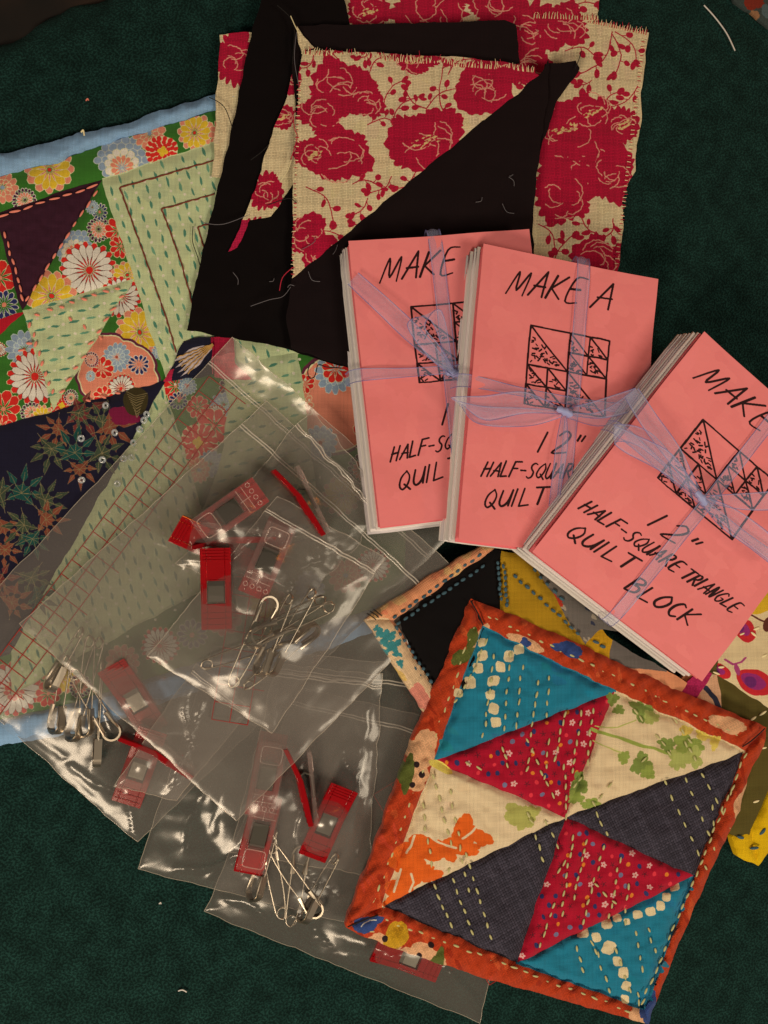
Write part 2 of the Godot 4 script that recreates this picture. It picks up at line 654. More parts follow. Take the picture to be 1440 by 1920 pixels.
func write(cv: Canvas, text: String, a: Vector2, b: Vector2, tall: float, wide: float) -> void:
	# a hand-lettered line from a to b (texels), baseline on a-b
	var font := letters()
	var d := (b - a).normalized()
	var up := Vector2(d.y, -d.x)
	var share := {"I": 0.55, "1": 0.7, "-": 0.85, "\"": 0.8, "M": 1.25, "E": 0.92, "L": 0.9}
	var total := 0.0
	for ch in text:
		total += share.get(ch, 1.0)
	var unit := a.distance_to(b) / total
	var along := 0.0
	for i in text.length():
		var ch := text[i]
		var adv: float = unit * share.get(ch, 1.0)
		if not font.has(ch):
			along += adv
			continue
		var o := a + d * (along + adv * rng.randf_range(-0.04, 0.04)) + up * rng.randf_range(-0.05, 0.05) * tall
		along += adv
		var big := tall * rng.randf_range(0.92, 1.08)
		var w := unit * rng.randf_range(1.0, 1.12)
		for line in font[ch].split("|"):
			var q := []
			for p in chain(line):
				q.append(o + d * (p.x * w + p.y * tall * 0.42) + up * p.y * big + Vector2(rng.randf_range(-1, 1), rng.randf_range(-1, 1)) * tall * 0.015)
			if q.size() > 3:
				q = smooth_path(q, 4)
			var press := wide * rng.randf_range(0.85, 1.12)
			for k in q.size() - 1:      # the pen presses harder in the middle of a stroke
				var m := (k + 0.5) / (q.size() - 1.0)
				cv.stroke([q[k], q[k + 1]], press * (0.82 + 0.3 * sin(PI * m) + 0.08 * fine_noise.get_noise_2d(q[k].x, q[k].y)), M.ink)

func cover_print() -> Canvas:
	var cv := Canvas.new()
	var w := 640.0
	var h := 1076.0
	cv.sheet(int(w), int(h), M.pink)
	for i in 260:   # paper mottle
		var t := rng.randf_range(-3.6, 3.6)
		cv.blob(pt(rng.randf() * w, rng.randf() * h), rng.randf_range(14, 60), rng.randf_range(14, 60), 0, Color(M.pink.r + t / 255.0, M.pink.g + t / 255.0, M.pink.b + t / 255.0), 0.25, 5.0, rng.randf() * 6.0)
	var ink: Color = M.ink
	write(cv, "MAKE", pt(0.145 * w, 0.152 * h), pt(0.56 * w, 0.134 * h), 92, 7.5)
	write(cv, "A", pt(0.62 * w, 0.14 * h), pt(0.76 * w, 0.134 * h), 96, 7.5)
	write(cv, "12\"", pt(0.395 * w, 0.672 * h), pt(0.66 * w, 0.655 * h), 74, 7.2)
	write(cv, "HALF-SQUARE", pt(0.095 * w, 0.782 * h), pt(0.64 * w, 0.742 * h), 53, 6.4)
	write(cv, "TRIANGLE", pt(0.66 * w, 0.744 * h), pt(0.975 * w, 0.728 * h), 50, 6.4)
	write(cv, "QUILT", pt(0.115 * w, 0.886 * h), pt(0.46 * w, 0.846 * h), 59, 7.0)
	write(cv, "BLOCK", pt(0.485 * w, 0.906 * h), pt(0.85 * w, 0.866 * h), 62, 7.4)
	# the block diagram
	var x0 := 0.30 * w
	var y0 := 0.246 * h
	var side := 0.455 * w
	var box := [[0.0, 0.0, 0.5], [0.5, 0.0, 0.25], [0.75, 0.0, 0.25], [0.5, 0.25, 0.25], [0.75, 0.25, 0.25], [0.0, 0.5, 0.25], [0.25, 0.5, 0.25], [0.0, 0.75, 0.25], [0.25, 0.75, 0.25], [0.5, 0.5, 0.5]]
	for c in box:
		var o := pt(x0 + c[0] * side, y0 + c[1] * side)
		var s: float = c[2] * side
		var jig := func(p: Vector2) -> Vector2: return p + Vector2(sin(p.y * 0.7), cos(p.x * 0.6)) * 2.5
		for l in [[o, o + pt(s, 0)], [o, o + pt(0, s)], [o + pt(s, 0), o + pt(s, s)], [o + pt(0, s), o + pt(s, s)], [o, o + pt(s, s)]]:
			cv.stroke([jig.call(l[0]), jig.call((l[0] + l[1]) * 0.5), jig.call(l[1])], 6.6 * rng.randf_range(0.88, 1.15), ink)
		for i in int(s * s / 230.0):
			var u := rng.randf_range(0.06, 0.9)
			var v := rng.randf_range(0.1, 0.94)
			if u > v - 0.1:
				continue
			var p := o + pt(u, v) * s
			var d := Vector2.from_angle(rng.randf_range(-1.2, 1.4)) * rng.randf_range(3, 7)
			cv.stroke([p - d, p + d], rng.randf_range(4.4, 6.6), ink)
	return cv

# ---------------------------------------------------------------- things
func slab(parent: Node3D, called: String, o: Vector3, r: Vector3, d: Vector3, thick: float, mat: Material, curl := 0.0, nu := 8, nv := 12) -> void:
	# a sheet of paper or a folded leaflet with its corner at o, sides r and d; uv runs over it, thickness in metres
	var up := d.cross(r).normalized()
	if up.y < 0.0:
		up = -up
	var off := origin_of(parent)
	var v := PackedVector3Array()
	var nn := PackedVector3Array()
	var uv := PackedVector2Array()
	var ix := PackedInt32Array()
	var phase := rng.randf() * 6.0
	for j in nv + 1:
		for i in nu + 1:
			var a := float(i) / nu
			var b := float(j) / nv
			var lift := curl * (pow(absf(a * 2.0 - 1.0), 3.0) * 0.5 + pow(absf(b * 2.0 - 1.0), 3.0) * 0.6 + 0.25 * sin(b * 5.0 + phase) + 0.2 * sin(a * 4.0 - phase))
			lift += minf(curl, 0.0006) * 0.8 * film_noise.get_noise_2d(a * 260.0 + phase * 100.0, b * 400.0)
			v.append(o + r * a + d * b + up * lift - off)
			nn.append(up)
			uv.append(Vector2(a, b))
	var row := nu + 1
	for j in nv:
		for i in nu:
			var k := j * row + i
			ix.append_array([k, k + 1, k + row, k + 1, k + row + 1, k + row])
	for k in nn.size():
		var i := k % row
		var j := k / row
		var dx := v[j * row + mini(i + 1, nu)] - v[j * row + maxi(i - 1, 0)]
		var dy := v[mini(j + 1, nv) * row + i] - v[maxi(j - 1, 0) * row + i]
		var n := dy.cross(dx).normalized()
		nn[k] = n if n.dot(up) > 0 else -n
	# the edge all round, bulging a little like a fold
	var ring := []
	for i in nu: ring.append(i)
	for j in nv: ring.append(j * row + nu)
	for i in nu: ring.append(nv * row + nu - i)
	for j in nv: ring.append((nv - j) * row)
	var mid := o + r * 0.5 + d * 0.5 - off
	var base := v.size()
	for k in ring.size():
		var p := v[ring[k]]
		var q := v[ring[(k + 1) % ring.size()]]
		var side := (q - p).cross(up).normalized()
		if side.dot(p - mid) < 0:
			side = -side
		for s in 3:
			v.append(p - up * thick * 0.5 * s + side * (thick * 0.22 if s == 1 else 0.0))
			nn.append((side + up * [0.8, 0.0, -0.8][s]).normalized())
			uv.append(uv[ring[k]])
	for k in ring.size():
		var k2 := (k + 1) % ring.size()
		for s in 2:
			var a := base + k * 3 + s
			var b := base + k2 * 3 + s
			ix.append_array([a, a + 1, b, b, a + 1, b + 1])
	part(called, make(v, nn, uv, PackedVector2Array(), ix), mat, parent)

func ribbon(parent: Node3D, called: String, path: Array, halves: Array, mat: Material) -> void:
	# a strip of sheer ribbon; path: world points, halves: half-width vectors
	var off := origin_of(parent)
	var v := PackedVector3Array()
	var nn := PackedVector3Array()
	var uv := PackedVector2Array()
	var ix := PackedInt32Array()
	var p := smooth_path(path, 6)
	var hs := smooth_path(halves, 6)
	var run := 0.0
	var cross := 6
	for i in p.size():
		if i:
			run += p[i].distance_to(p[i - 1])
		var d: Vector3 = (p[mini(i + 1, p.size() - 1)] - p[maxi(i - 1, 0)]).normalized()
		var n: Vector3 = d.cross(hs[i]).normalized()
		if n.y < 0:
			n = -n
		for j in cross + 1:
			var t := float(j) / cross * 2.0 - 1.0
			v.append(p[i] + hs[i] * t + n * 0.0003 * sin(t * 3.0 + run * 300.0) - off)
			nn.append(n)
			uv.append(Vector2((t * 0.5 + 0.5), run / (2.0 * maxf(0.001, hs[i].length()))))
	for i in p.size() - 1:
		for j in cross:
			var k := i * (cross + 1) + j
			ix.append_array([k, k + 1, k + cross + 1, k + 1, k + cross + 2, k + cross + 1])
	var strip := part(called, make(v, nn, uv, PackedVector2Array(), ix), mat, parent)
	var st := tool()
	for s in [-1.0, 1.0]:
		var e := []
		for i in p.size():
			e.append(p[i] + hs[i] * s - off)
		tube_into(st, e, 0.00013, 4)
	part("woven_edge", st.commit(), M.ribbon_edge, strip)

func booklets(label: String, tl: Vector2, tr: Vector2, bl: Vector2, ht: Array, knot: Vector2, leaves: int, bow: Array, band_u: float) -> void:
	var a := atv(tl, ht[0])
	var r := atv(tr, ht[1]) - a
	var d := atv(bl, ht[2]) - a
	var up := d.cross(r).normalized()
	if up.y < 0:
		up = -up
	var t := thing("booklet_bundle", label, "booklets", Vector3(a.x + r.x * 0.5 + d.x * 0.5, 0, a.z + r.z * 0.5 + d.z * 0.5), "pink handmade booklets tied with ribbon")
	var left := -r.normalized() * 0.001
	var down := d.normalized() * 0.001
	slab(t, "cover", a, r, d, 0.0003, M.cover_shifted if tl.x > 1300.0 else M.cover, 0.0011, 18, 28)
	var y := 0.0016
	for i in leaves:
		var pink := i < 2
		var th := 0.0004 if pink else 0.00115
		var sh := left * (0.35 * i + rng.randf_range(-0.3, 0.5)) + down * (0.22 * i + rng.randf_range(-0.35, 0.6))
		if pink:
			sh = left * rng.randf_range(-0.3, 0.2) + down * (0.5 + 0.5 * i)
		slab(t, "pink_leaf" if pink else "leaflet", a - up * y + sh, r * rng.randf_range(0.985, 1.0), d * rng.randf_range(0.985, 1.0), th, M.pink_paper if pink else M.paper[i % 3], 0.0003)
		y += th + 0.00012
	# ribbon round the bundle: one band each way, then the bow
	var hw := r.normalized() * 0.0024
	var dw := d.normalized() * 0.0024
	var u := band_u
	var top := up * 0.0008
	ribbon(t, "ribbon_band", [a + r * u - down * 1.2 - up * 0.006, a + r * u - down * 0.8 + top * 0.5, a + r * u + d * 0.3 + top, a + r * (u - 0.01) + d * 0.7 + top, a + r * (u - 0.02) + d + down * 1.0 + top * 0.4, a + r * (u - 0.02) + d + down * 2.4 - up * 0.006], [hw, hw, hw, hw, hw * 0.95, hw * 0.9], M.ribbon)
	var kv := 0.47
	ribbon(t, "ribbon_band", [a + d * kv + left * 5.0 - up * 0.006, a + d * kv + left * 1.0 + top * 0.5, a + r * 0.3 + d * (kv + 0.01) + top * 1.3, a + r * 0.7 + d * (kv + 0.012) + top * 1.3, a + r + d * kv - left * 0.8 + top * 0.5, a + r + d * kv - left * 1.2 - up * 0.006], [dw * 0.9, dw * 0.9, dw * 0.6, dw * 0.6, dw * 0.9, dw], M.ribbon)
	for b in bow:
		# [name, heights, half width, points...]
		var path := []
		var halves := []
		var pts: Array = b[3]
		for i in pts.size():
			path.append(atv(pts[i], b[1][i]))
		for i in pts.size():
			var dd: Vector3 = (path[mini(i + 1, pts.size() - 1)] - path[maxi(i - 1, 0)])
			var w: Vector3 = dd.cross(Vector3.UP).normalized()
			if b[4].size() > i:
				w = Vector3(b[4][i].x, 0.35, b[4][i].y).normalized()
			halves.append(w * (b[2][i] as float) * 0.00086)
		for i in range(1, halves.size()):
			if halves[i].dot(halves[i - 1]) < 0:
				halves[i] = -halves[i]
		ribbon(t, b[0], path, halves, M.ribbon)
	var kn := atv(knot, ht[0] + 1.5)
	var st := tool()
	var kp := []
	for i in 7:
		var s := i / 6.0
		kp.append(kn + r.normalized() * (s - 0.5) * 0.0055 + d.normalized() * (s - 0.5) * 0.0015 + Vector3.UP * 0.0006 * sin(s * PI) - t.position)
	tube_into(st, kp, [0.0009, 0.0014, 0.0011, 0.0017, 0.0012, 0.0015, 0.0008], 9)
	part("knot", st.commit(), M.knot, t)

func prism_into(st: SurfaceTool, q: Array, z0: float, z1: float, soft := 0.25) -> void:
	# an outline in x, y (mm) drawn out along z with softened rims
	var poly := PackedVector2Array(q)
	if Geometry2D.is_polygon_clockwise(poly):
		poly.reverse()
	var n := poly.size()
	var inner := PackedVector2Array()
	for i in n:
		var e0 := (poly[i] - poly[(i + n - 1) % n]).normalized()
		var e1 := (poly[(i + 1) % n] - poly[i]).normalized()
		var m := (Vector2(-e0.y, e0.x) + Vector2(-e1.y, e1.x)).normalized()
		inner.append(poly[i] + m * soft)
	var rings := [[inner, z0], [poly, z0 + soft], [poly, z1 - soft], [inner, z1]]
	var tri := Geometry2D.triangulate_polygon(poly)
	for s in 2:
		var ring: PackedVector2Array = rings[0 if s == 0 else 3][0]
		var z: float = rings[0 if s == 0 else 3][1]
		st.set_smooth_group(-1)
		for k in range(0, tri.size(), 3):
			var ids := [tri[k], tri[k + 1], tri[k + 2]]
			var p := [ring[ids[0]], ring[ids[1]], ring[ids[2]]]
			var ccw: bool = (p[1] - p[0]).cross(p[2] - p[0]) > 0
			if (s == 1) == ccw:
				p.reverse()
			for c in p:
				st.set_normal(Vector3(0, 0, 1 if s else -1))
				st.add_vertex(Vector3(c.x, c.y, z) * 0.001)
	for s in 3:
		for i in n:
			var j := (i + 1) % n
			var a := Vector3(rings[s][0][i].x, rings[s][0][i].y, rings[s][1])
			var b := Vector3(rings[s][0][j].x, rings[s][0][j].y, rings[s][1])
			var c := Vector3(rings[s + 1][0][j].x, rings[s + 1][0][j].y, rings[s + 1][1])
			var d := Vector3(rings[s + 1][0][i].x, rings[s + 1][0][i].y, rings[s + 1][1])
			var nrm := (b - a).cross(d - a).normalized()
			var out := Vector3((b - a).y, -(b - a).x, 0)
			if nrm.dot(out) < 0:
				nrm = -nrm
			for v in [a, c, b, a, d, c]:
				st.set_normal(nrm)
				st.add_vertex(v * 0.001)

func clip_shapes() -> void:
	var st := tool()
	var lever := chain("-13.5,9.4 -8,7.5 -3,5.9 -3,4.0 -8,5.8 -13.5,7.9")
	var full := chain("-13.5,9.4 -8,7.5 -2,5.6 5,4.9 13.5,3.5 13.5,1.8 5,2.7 -2,3.7 -8,5.8 -13.5,7.9")
	var jaw := chain("5,4.9 13.5,3.5 13.5,1.8 5,2.7")
	prism_into(st, full, -5.0, -2.95)
	prism_into(st, full, 2.95, 5.0)
	prism_into(st, lever, -2.9, 2.9, 0.1)
	prism_into(st, jaw, -2.9, 2.9, 0.1)
	for z in [-4.5, -3.1, 3.1, 4.5]:
		tube_into(st, [Vector3(-1.8, 5.62, z) * 0.001, Vector3(4.8, 5.0, z) * 0.001], 0.0002, 5)
	tube_into(st, [Vector3(-2.9, 5.95, -3.1) * 0.001, Vector3(-2.9, 5.95, 3.1) * 0.001], 0.00022, 5)
	tube_into(st, [Vector3(5.1, 4.95, -3.1) * 0.001, Vector3(5.1, 4.95, 3.1) * 0.001], 0.00022, 5)
	for x in [-12.6, -11.6, -10.6, -9.6, 8.0, 10.0, 12.0]:
		var y: float = (9.4 - (x + 13.5) * 0.345 if x < 0.0 else 4.9 - (x - 5.0) * 0.165) + 0.05
		tube_into(st, [Vector3(x, y, -4.3) * 0.001, Vector3(x, y, 4.3) * 0.001], 0.00024, 5)
	clip_parts["red_arm"] = st.commit()
	st = tool()
	var rail := chain("-11.5,0 13.5,0 13.5,1.5 -11.5,1.5")
	prism_into(st, rail, -5.0, -2.95)
	prism_into(st, rail, 2.95, 5.0)
	prism_into(st, chain("-11.5,0 -2.5,0 -2.5,1.5 -11.5,1.5"), -2.9, 2.9, 0.1)
	prism_into(st, chain("4.5,0 13.5,0 13.5,1.5 4.5,1.5"), -2.9, 2.9, 0.1)
	clip_parts["clear_base"] = st.commit()
	st = tool()
	for z in [-3.6, -1.2, 1.2, 3.6]:
		var q := []
		for i in 11:
			q.append(Vector3(10.6 + 0.75 * cos(TAU * i / 10), -0.06, z + 0.75 * sin(TAU * i / 10)) * 0.001)
		tube_into(st, q, 0.00014, 5)
	var rr := []
	for i in 25:
		var a := TAU * i / 24
		rr.append(Vector3(-7.2 + 2.9 * signf(cos(a)) * pow(absf(cos(a)), 0.35), -0.06, 3.6 * signf(sin(a)) * pow(absf(sin(a)), 0.35)) * 0.001)
	tube_into(st, rr, 0.0002, 5)
	for x in [6.2, 8.4]:
		tube_into(st, [Vector3(x, -0.06, -4.2) * 0.001, Vector3(x, -0.06, 4.2) * 0.001], 0.00016, 4)
	tube_into(st, [Vector3(5.4, -0.06, 0) * 0.001, Vector3(9.4, -0.06, 0) * 0.001], 0.00016, 4)
	clip_parts["raised_marks"] = st.commit()
	st = tool()
	prism_into(st, chain("4.2,4.6 -1,5.2 -3.2,5.1 -4.6,3.0 -3.2,0.4 4.2,0.2 4.2,0.7 -2.9,0.9 -4.0,3.0 -2.8,4.5 -1,4.6 4.2,4.1"), -2.6, 2.6, 0.05)
	clip_parts["metal_spring"] = st.commit()

func clip(label: String, c: Vector2, along: Vector2, roll: float, mm: float, tilt := 0.0) -> void:
	var p := atv(c, mm)
	var d := (atv(c + along.normalized() * 40.0, mm) - p).normalized()
	var t := thing("sewing_clip", label, "sewing clip", p, "red and clear sewing clips in the bags")
	var b := Basis(d, Vector3.UP, d.cross(Vector3.UP)) * Basis(Vector3.RIGHT, roll) * Basis(Vector3.BACK, tilt)
	t.transform = Transform3D(b, p) * Transform3D(Basis(), Vector3(0, -0.004, 0))
	var base: MeshInstance3D = null
	for k in ["clear_base", "red_arm", "metal_spring"]:
		var o := part(k, clip_parts[k], {"red_arm": M.red_plastic, "clear_base": M.clear_plastic, "metal_spring": M.steel}[k], t)
		if k == "clear_base":
			base = o
	part("raised_marks", clip_parts["raised_marks"], M.clear_mark, base)

func pin(label: String, coil: Vector2, head: Vector2, mm: float, roll := 0.0, rise := 0.0, group := "loose safety pins in the bags") -> void:
	var a := atv(coil, mm)
	var b := atv(head, mm + rise)
	var len := a.distance_to(b) * 1000.0
	var t := thing("safety_pin", label, "safety pin", a, group)
	var x := (b - a).normalized()
	var z := x.cross(Vector3.UP).normalized()
	var y := z.cross(x)
	t.transform = Transform3D(Basis(x, y, z).rotated(x, roll), a)
	var q := []
	q.append(Vector3(len - 3, 0, -2.3))
	q.append(Vector3(len * 0.5, 0, -2.3))
	q.append(Vector3(1.2, 0, -2.0))
	for i in 13:
		var an := -PI * 0.5 - PI * 2.66 * i / 12.0 + 0.3
		q.append(Vector3(1.8 * cos(an), 0.5 * i / 12.0 - 0.1, 1.8 * sin(an)))
	q.append(Vector3(2.4, 0.35, 1.7))
	q.append(Vector3(len * 0.45, 0.2, 2.5))
	q.append(Vector3(len - 3, 0, 2.1))
	var m := []
	for p in q:
		m.append(p * 0.001)
	var st := tool()
	tube_into(st, smooth_path(m, 3), 0.00026, 6)
	part("wire", st.commit(), M.pin_metal, t)
	# the folded cap that guards the point
	st = tool()
	var outer := PackedVector2Array()
	var inner := PackedVector2Array()
	for i in 15:
		var an := -PI * 0.5 + PI * i / 14.0
		outer.append(Vector2(len - 2 + 3.2 * cos(an), 3.2 * sin(an)))
		inner.append(Vector2(len - 2 + 2.55 * cos(an), 2.55 * sin(an)))
	outer.insert(0, Vector2(len - 8.5, -2.5))
	inner.insert(0, Vector2(len - 8.5, -1.9))
	outer.append(Vector2(len - 7, 2.6))
	inner.append(Vector2(len - 7, 2.0))
	for i in outer.size() - 1:
		var o0 := Vector3(outer[i].x, 0, outer[i].y)
		var o1 := Vector3(outer[i + 1].x, 0, outer[i + 1].y)
		var n0 := Vector3(inner[i].x, 0, inner[i].y)
		var n1 := Vector3(inner[i + 1].x, 0, inner[i + 1].y)
		var hh := Vector3(0, 1.25, 0)
		var out := (o1 - o0).cross(Vector3.UP).normalized()
		if out.dot(o0 - n0) < 0:
			out = -out
		for f in [[o0 - hh, o1 - hh, o1 + hh, o0 + hh, out], [n0 - hh, n1 - hh, n1 + hh, n0 + hh, -out], [o0 + hh, o1 + hh, n1 + hh * 0.92, n0 + hh * 0.92, Vector3.UP], [o0 - hh, o1 - hh, n1 - hh * 0.92, n0 - hh * 0.92, Vector3.DOWN]]:
			for k in [0, 1, 2, 0, 2, 3]:
				st.set_normal(f[4])
				st.add_vertex(f[k] * 0.001)
	# the cheek plates
	for s in [-1.0, 1.0]:
		prism_cheek(st, len, s)
	part("cap", st.commit(), M.pin_metal, t)

func prism_cheek(st: SurfaceTool, len: float, s: float) -> void:
	var n := 8
	for i in n:
		for j in 4:
			var quad := []
			for c in [[0, 0], [1, 0], [1, 1], [0, 1]]:
				var u := float(i + c[0]) / n
				var v := float(j + c[1]) / 4.0
				var x := len - 8.5 + 6.5 * u
				quad.append(Vector3(x, 1.45 - 0.5 * v * v + 0.35 * sin(v * 3.0), s * (2.9 - 1.9 * v * (0.35 + 0.65 * (1.0 - u)))))
			var nr: Vector3 = (quad[2] - quad[0]).cross(quad[3] - quad[1]).normalized()
			if nr.y < 0:
				nr = -nr
			for k in [0, 1, 2, 0, 2, 3]:
				st.set_normal(nr)
				st.add_vertex(quad[k] * 0.001)

func film(parent: Node3D, called: String, quad: Array, high: Callable, mat: Material, nu: int, nv: int, wave := 3.0) -> void:
	var off := origin_of(parent)
	var v := PackedVector3Array()
	for j in nv + 1:
		for i in nu + 1:
			var a := float(i) / nu
			var b := float(j) / nv
			var p: Vector2 = quad[0].lerp(quad[1], a).lerp(quad[3].lerp(quad[2], a), b)
			v.append(atv(wob(p, wave), high.call(p, a, b)) - off)
	var row := nu + 1
	var nn := PackedVector3Array()
	var ix := PackedInt32Array()
	for k in v.size():
		var i := k % row
		var j := k / row
		var n := (v[mini(j + 1, nv) * row + i] - v[maxi(j - 1, 0) * row + i]).cross(v[j * row + mini(i + 1, nu)] - v[j * row + maxi(i - 1, 0)]).normalized()
		nn.append(n if n.y > 0 else -n)
	for j in nv:
		for i in nu:
			var k := j * row + i
			var f := (v[k + 1] - v[k]).cross(v[k + row] - v[k])
			if f.y < 0:
				ix.append_array([k, k + 1, k + row, k + 1, k + row + 1, k + row])
			else:
				ix.append_array([k, k + row, k + 1, k + 1, k + row, k + row + 1])
	part(called, make(v, nn, PackedVector2Array(), PackedVector2Array(), ix), mat, parent)

# quad: mouth a, mouth b, bottom b, bottom a. base: mm of the back film at the corners; bulges: [x, y, radius, mm]; folds: "x,y x,y" with height and width; lip: mm the mouth curls up
func zip_bag(label: String, quad: Array, base: Array, loft: float, bulges: Array, folds: Array, zip := 0.09, seed := 1, skin := "milky", wave := 1.6, lip := 0.0) -> Node3D:
	var c := (atv(quad[0]) + atv(quad[1]) + atv(quad[2]) + atv(quad[3])) * 0.25
	var t := thing("zip_bag", label, "zip bag", c, "clear zip bags of sewing notions")
	var r := RandomNumberGenerator.new()
	r.seed = seed
	var lines := []
	for i in 5:
		var p: Vector2 = quad[0].lerp(quad[1], r.randf()).lerp(quad[3].lerp(quad[2], r.randf()), r.randf_range(0.2, 1.0))
		var d := Vector2.from_angle(r.randf() * PI) * r.randf_range(40, 120)
		lines.append([p - d, p + d, r.randf_range(0.08, 0.2), r.randf_range(6, 12)])
	for f in folds:
		var q := smooth_path(chain(f[0]), 3)
		for i in q.size() - 1:
			lines.append([q[i], q[i + 1], f[1], f[2]])
	var ground := func(a: float, b: float) -> float:
		return lerpf(lerpf(base[0], base[1], a), lerpf(base[3], base[2], a), b) + (lip * pow(maxf(0.0, 1.0 - b / zip), 1.15) * maxf(0.0, 1.0 - a / 0.7) if lip > 0.0 else 0.0)
	var back := func(p: Vector2, a: float, b: float) -> float:
		return ground.call(a, b) + disp(p, 0.5, 0.3, seed * 31.0)
	var front := func(p: Vector2, a: float, b: float) -> float:
		var e := minf(minf(a, 1.0 - a), 1.0 - b)
		var g := sqrt(clampf(e * 9.0, 0.0, 1.0))
		var h := loft * smoothstep(0.0, 0.2, b)
		for k in bulges:
			h = maxf(h, k[3] * exp(-pow(p.distance_to(Vector2(k[0], k[1])) / k[2], 2.0) * 1.2) + loft * 0.5)
		var calm := smoothstep(0.0, 0.12, b)
		h += film_noise.get_noise_2d(p.x + seed * 170.0, p.y) * 0.5 * calm
		h += film_noise.get_noise_2d(p.x * 0.5 - seed * 90.0, p.y * 2.6) * 0.2 * calm
		var crease := 0.0
		for l in lines:
			var near := p.distance_to(Geometry2D.get_closest_point_to_segment(p, l[0], l[1]))
			if near < l[3] * 5.0:
				crease = maxf(crease, l[2] * exp(-near / l[3]))
		return back.call(p, a, b) + 0.25 + maxf(0.0, h + crease) * g
	var wide: float = quad[0].distance_to(quad[1])
	var tall: float = quad[0].distance_to(quad[3])
	film(t, "back_film", quad, back, M["film_back_" + skin], int(wide / 12.0), int(tall / 12.0), wave)
	film(t, "front_film", quad, front, M["film_" + skin], int(wide / 5.5), int(tall / 5.5), wave)
	# welded sides and folded bottom
	for s in [[0.0, 0.0, 0.0, 1.0], [1.0, 0.0, 1.0, 1.0], [0.0, 1.0, 1.0, 1.0], [0.0, 0.0, 1.0, 0.0]]:
		var st := tool()
		var path := []
		for i in 41:
			var a: float = lerpf(s[0], s[2], i / 40.0)
			var b: float = lerpf(s[1], s[3], i / 40.0)
			var p: Vector2 = quad[0].lerp(quad[1], a).lerp(quad[3].lerp(quad[2], a), b)
			path.append(atv(wob(p, wave), back.call(p, a, b) + 0.2) - t.position)
		tube_into(st, path, 0.00013, 5)
		part("bag_mouth" if s[1] + s[3] == 0.0 else "welded_seam", st.commit(), M.seam, t)
	# the press-to-close track: two ridges
	for k in 2:
		var st := tool()
		var path := []
		var zv := zip + k * 5.0 / tall
		for i in 41:
			var a := i / 40.0
			var p: Vector2 = quad[0].lerp(quad[1], a).lerp(quad[3].lerp(quad[2], a), zv)
			path.append(atv(wob(p, wave), front.call(p, a, zv) + 0.3) - t.position)
		tube_into(st, path, 0.00026, 6)
		part("zip_track", st.commit(), M.track, t)
	return t

func ruler_sheet(label: String, o: Vector2, along: Vector2, cells: int, columns: int, cell: float, mm: float) -> void:
	var d := along.normalized()
	var n := d.orthogonal()
	if n.x < 0:
		n = -n
	var t := thing("template_sheet", label, "quilting template", atv(o, mm), "clear templates printed with a red grid")
	var q := [o, o + d * cell * cells, o + d * cell * cells + n * cell * (columns + 1.4), o + n * cell * (columns + 1.4)]
	cut(t, "clear_sheet", q, func(_p, _g): return mm, M.template, null, 60.0, 0.3, 0.0, 0.0)
	var st := tool()
	for j in columns + 1:
		tube_into(st, [atv(o + n * cell * j, mm + 0.1) - t.position, atv(o + n * cell * j + d * cell * cells, mm + 0.1) - t.position], 0.00017, 4)
	for i in cells + 1:
		var e := cell * columns * (1.0 if i % 3 else 1.3)
		tube_into(st, [atv(o + d * cell * i, mm + 0.1) - t.position, atv(o + d * cell * i + n * e, mm + 0.1) - t.position], 0.00017, 4)
	var g := part("printed_grid", st.commit(), M.grid_red, t)
	g.set_meta("kind", "stuff")

# ---------------------------------------------------------------- the scene
func _ready() -> void:
	rng.seed = 11
	bump_noise.seed = 3
	bump_noise.noise_type = FastNoiseLite.TYPE_SIMPLEX_SMOOTH
	bump_noise.frequency = 0.011
	bump_noise.fractal_octaves = 3
	film_noise.seed = 8
	film_noise.noise_type = FastNoiseLite.TYPE_SIMPLEX_SMOOTH
	film_noise.frequency = 0.009
	film_noise.fractal_type = FastNoiseLite.FRACTAL_NONE
	fine_noise.seed = 5
	fine_noise.frequency = 0.06
	# camera: held above the table, a little to one side
	cam_at = Vector3.ZERO
	cam_at = -ray(720, 960) * REACH
	var cam := Camera3D.new()
	cam.name = "camera"
	var f := ray(720, 960).normalized()
	var right := (ray(1720, 960) - ray(720, 960)).normalized()
	var up := (ray(720, 0) - ray(720, 960)).normalized()
	cam.transform = Transform3D(Basis(right, up, -f), cam_at)
	cam.fov = rad_to_deg(2.0 * atan(960.0 / FOCAL))
	cam.near = 0.01
	cam.far = 20.0
	add_child(cam)
	var env := Environment.new()
	env.background_mode = Environment.BG_COLOR
	env.background_color = Color(0.32, 0.30, 0.275)
	env.tonemap_mode = Environment.TONE_MAPPER_LINEAR
	env.tonemap_exposure = 1.0
	env.sdfgi_enabled = true
	env.ssao_enabled = true
	env.ssil_enabled = true
	var we := WorldEnvironment.new()
	we.name = "world_environment"
	we.environment = env
	add_child(we)
	lamp("ceiling_lamp", Vector3(0.85, 1.25, 0.55), Vector2(0.45, 0.45), Color(1.0, 0.92, 0.80), 0.95)
	lamp("table_lamp", Vector3(-0.36, 0.54, 0.5), Vector2(0.2, 0.2), Color(1.0, 0.90, 0.77), 0.40)
	lamp("amber_lamp", Vector3(0.75, 0.45, -0.65), Vector2(0.12, 0.12), Color(1.0, 0.55, 0.18), 0.1)
	materials()
	clip_shapes()
	table()
	first_quilt()
	raw_fabric()
	bags()
	second_quilts()
	orange_quilt()
	bundles()
	odds_and_ends()

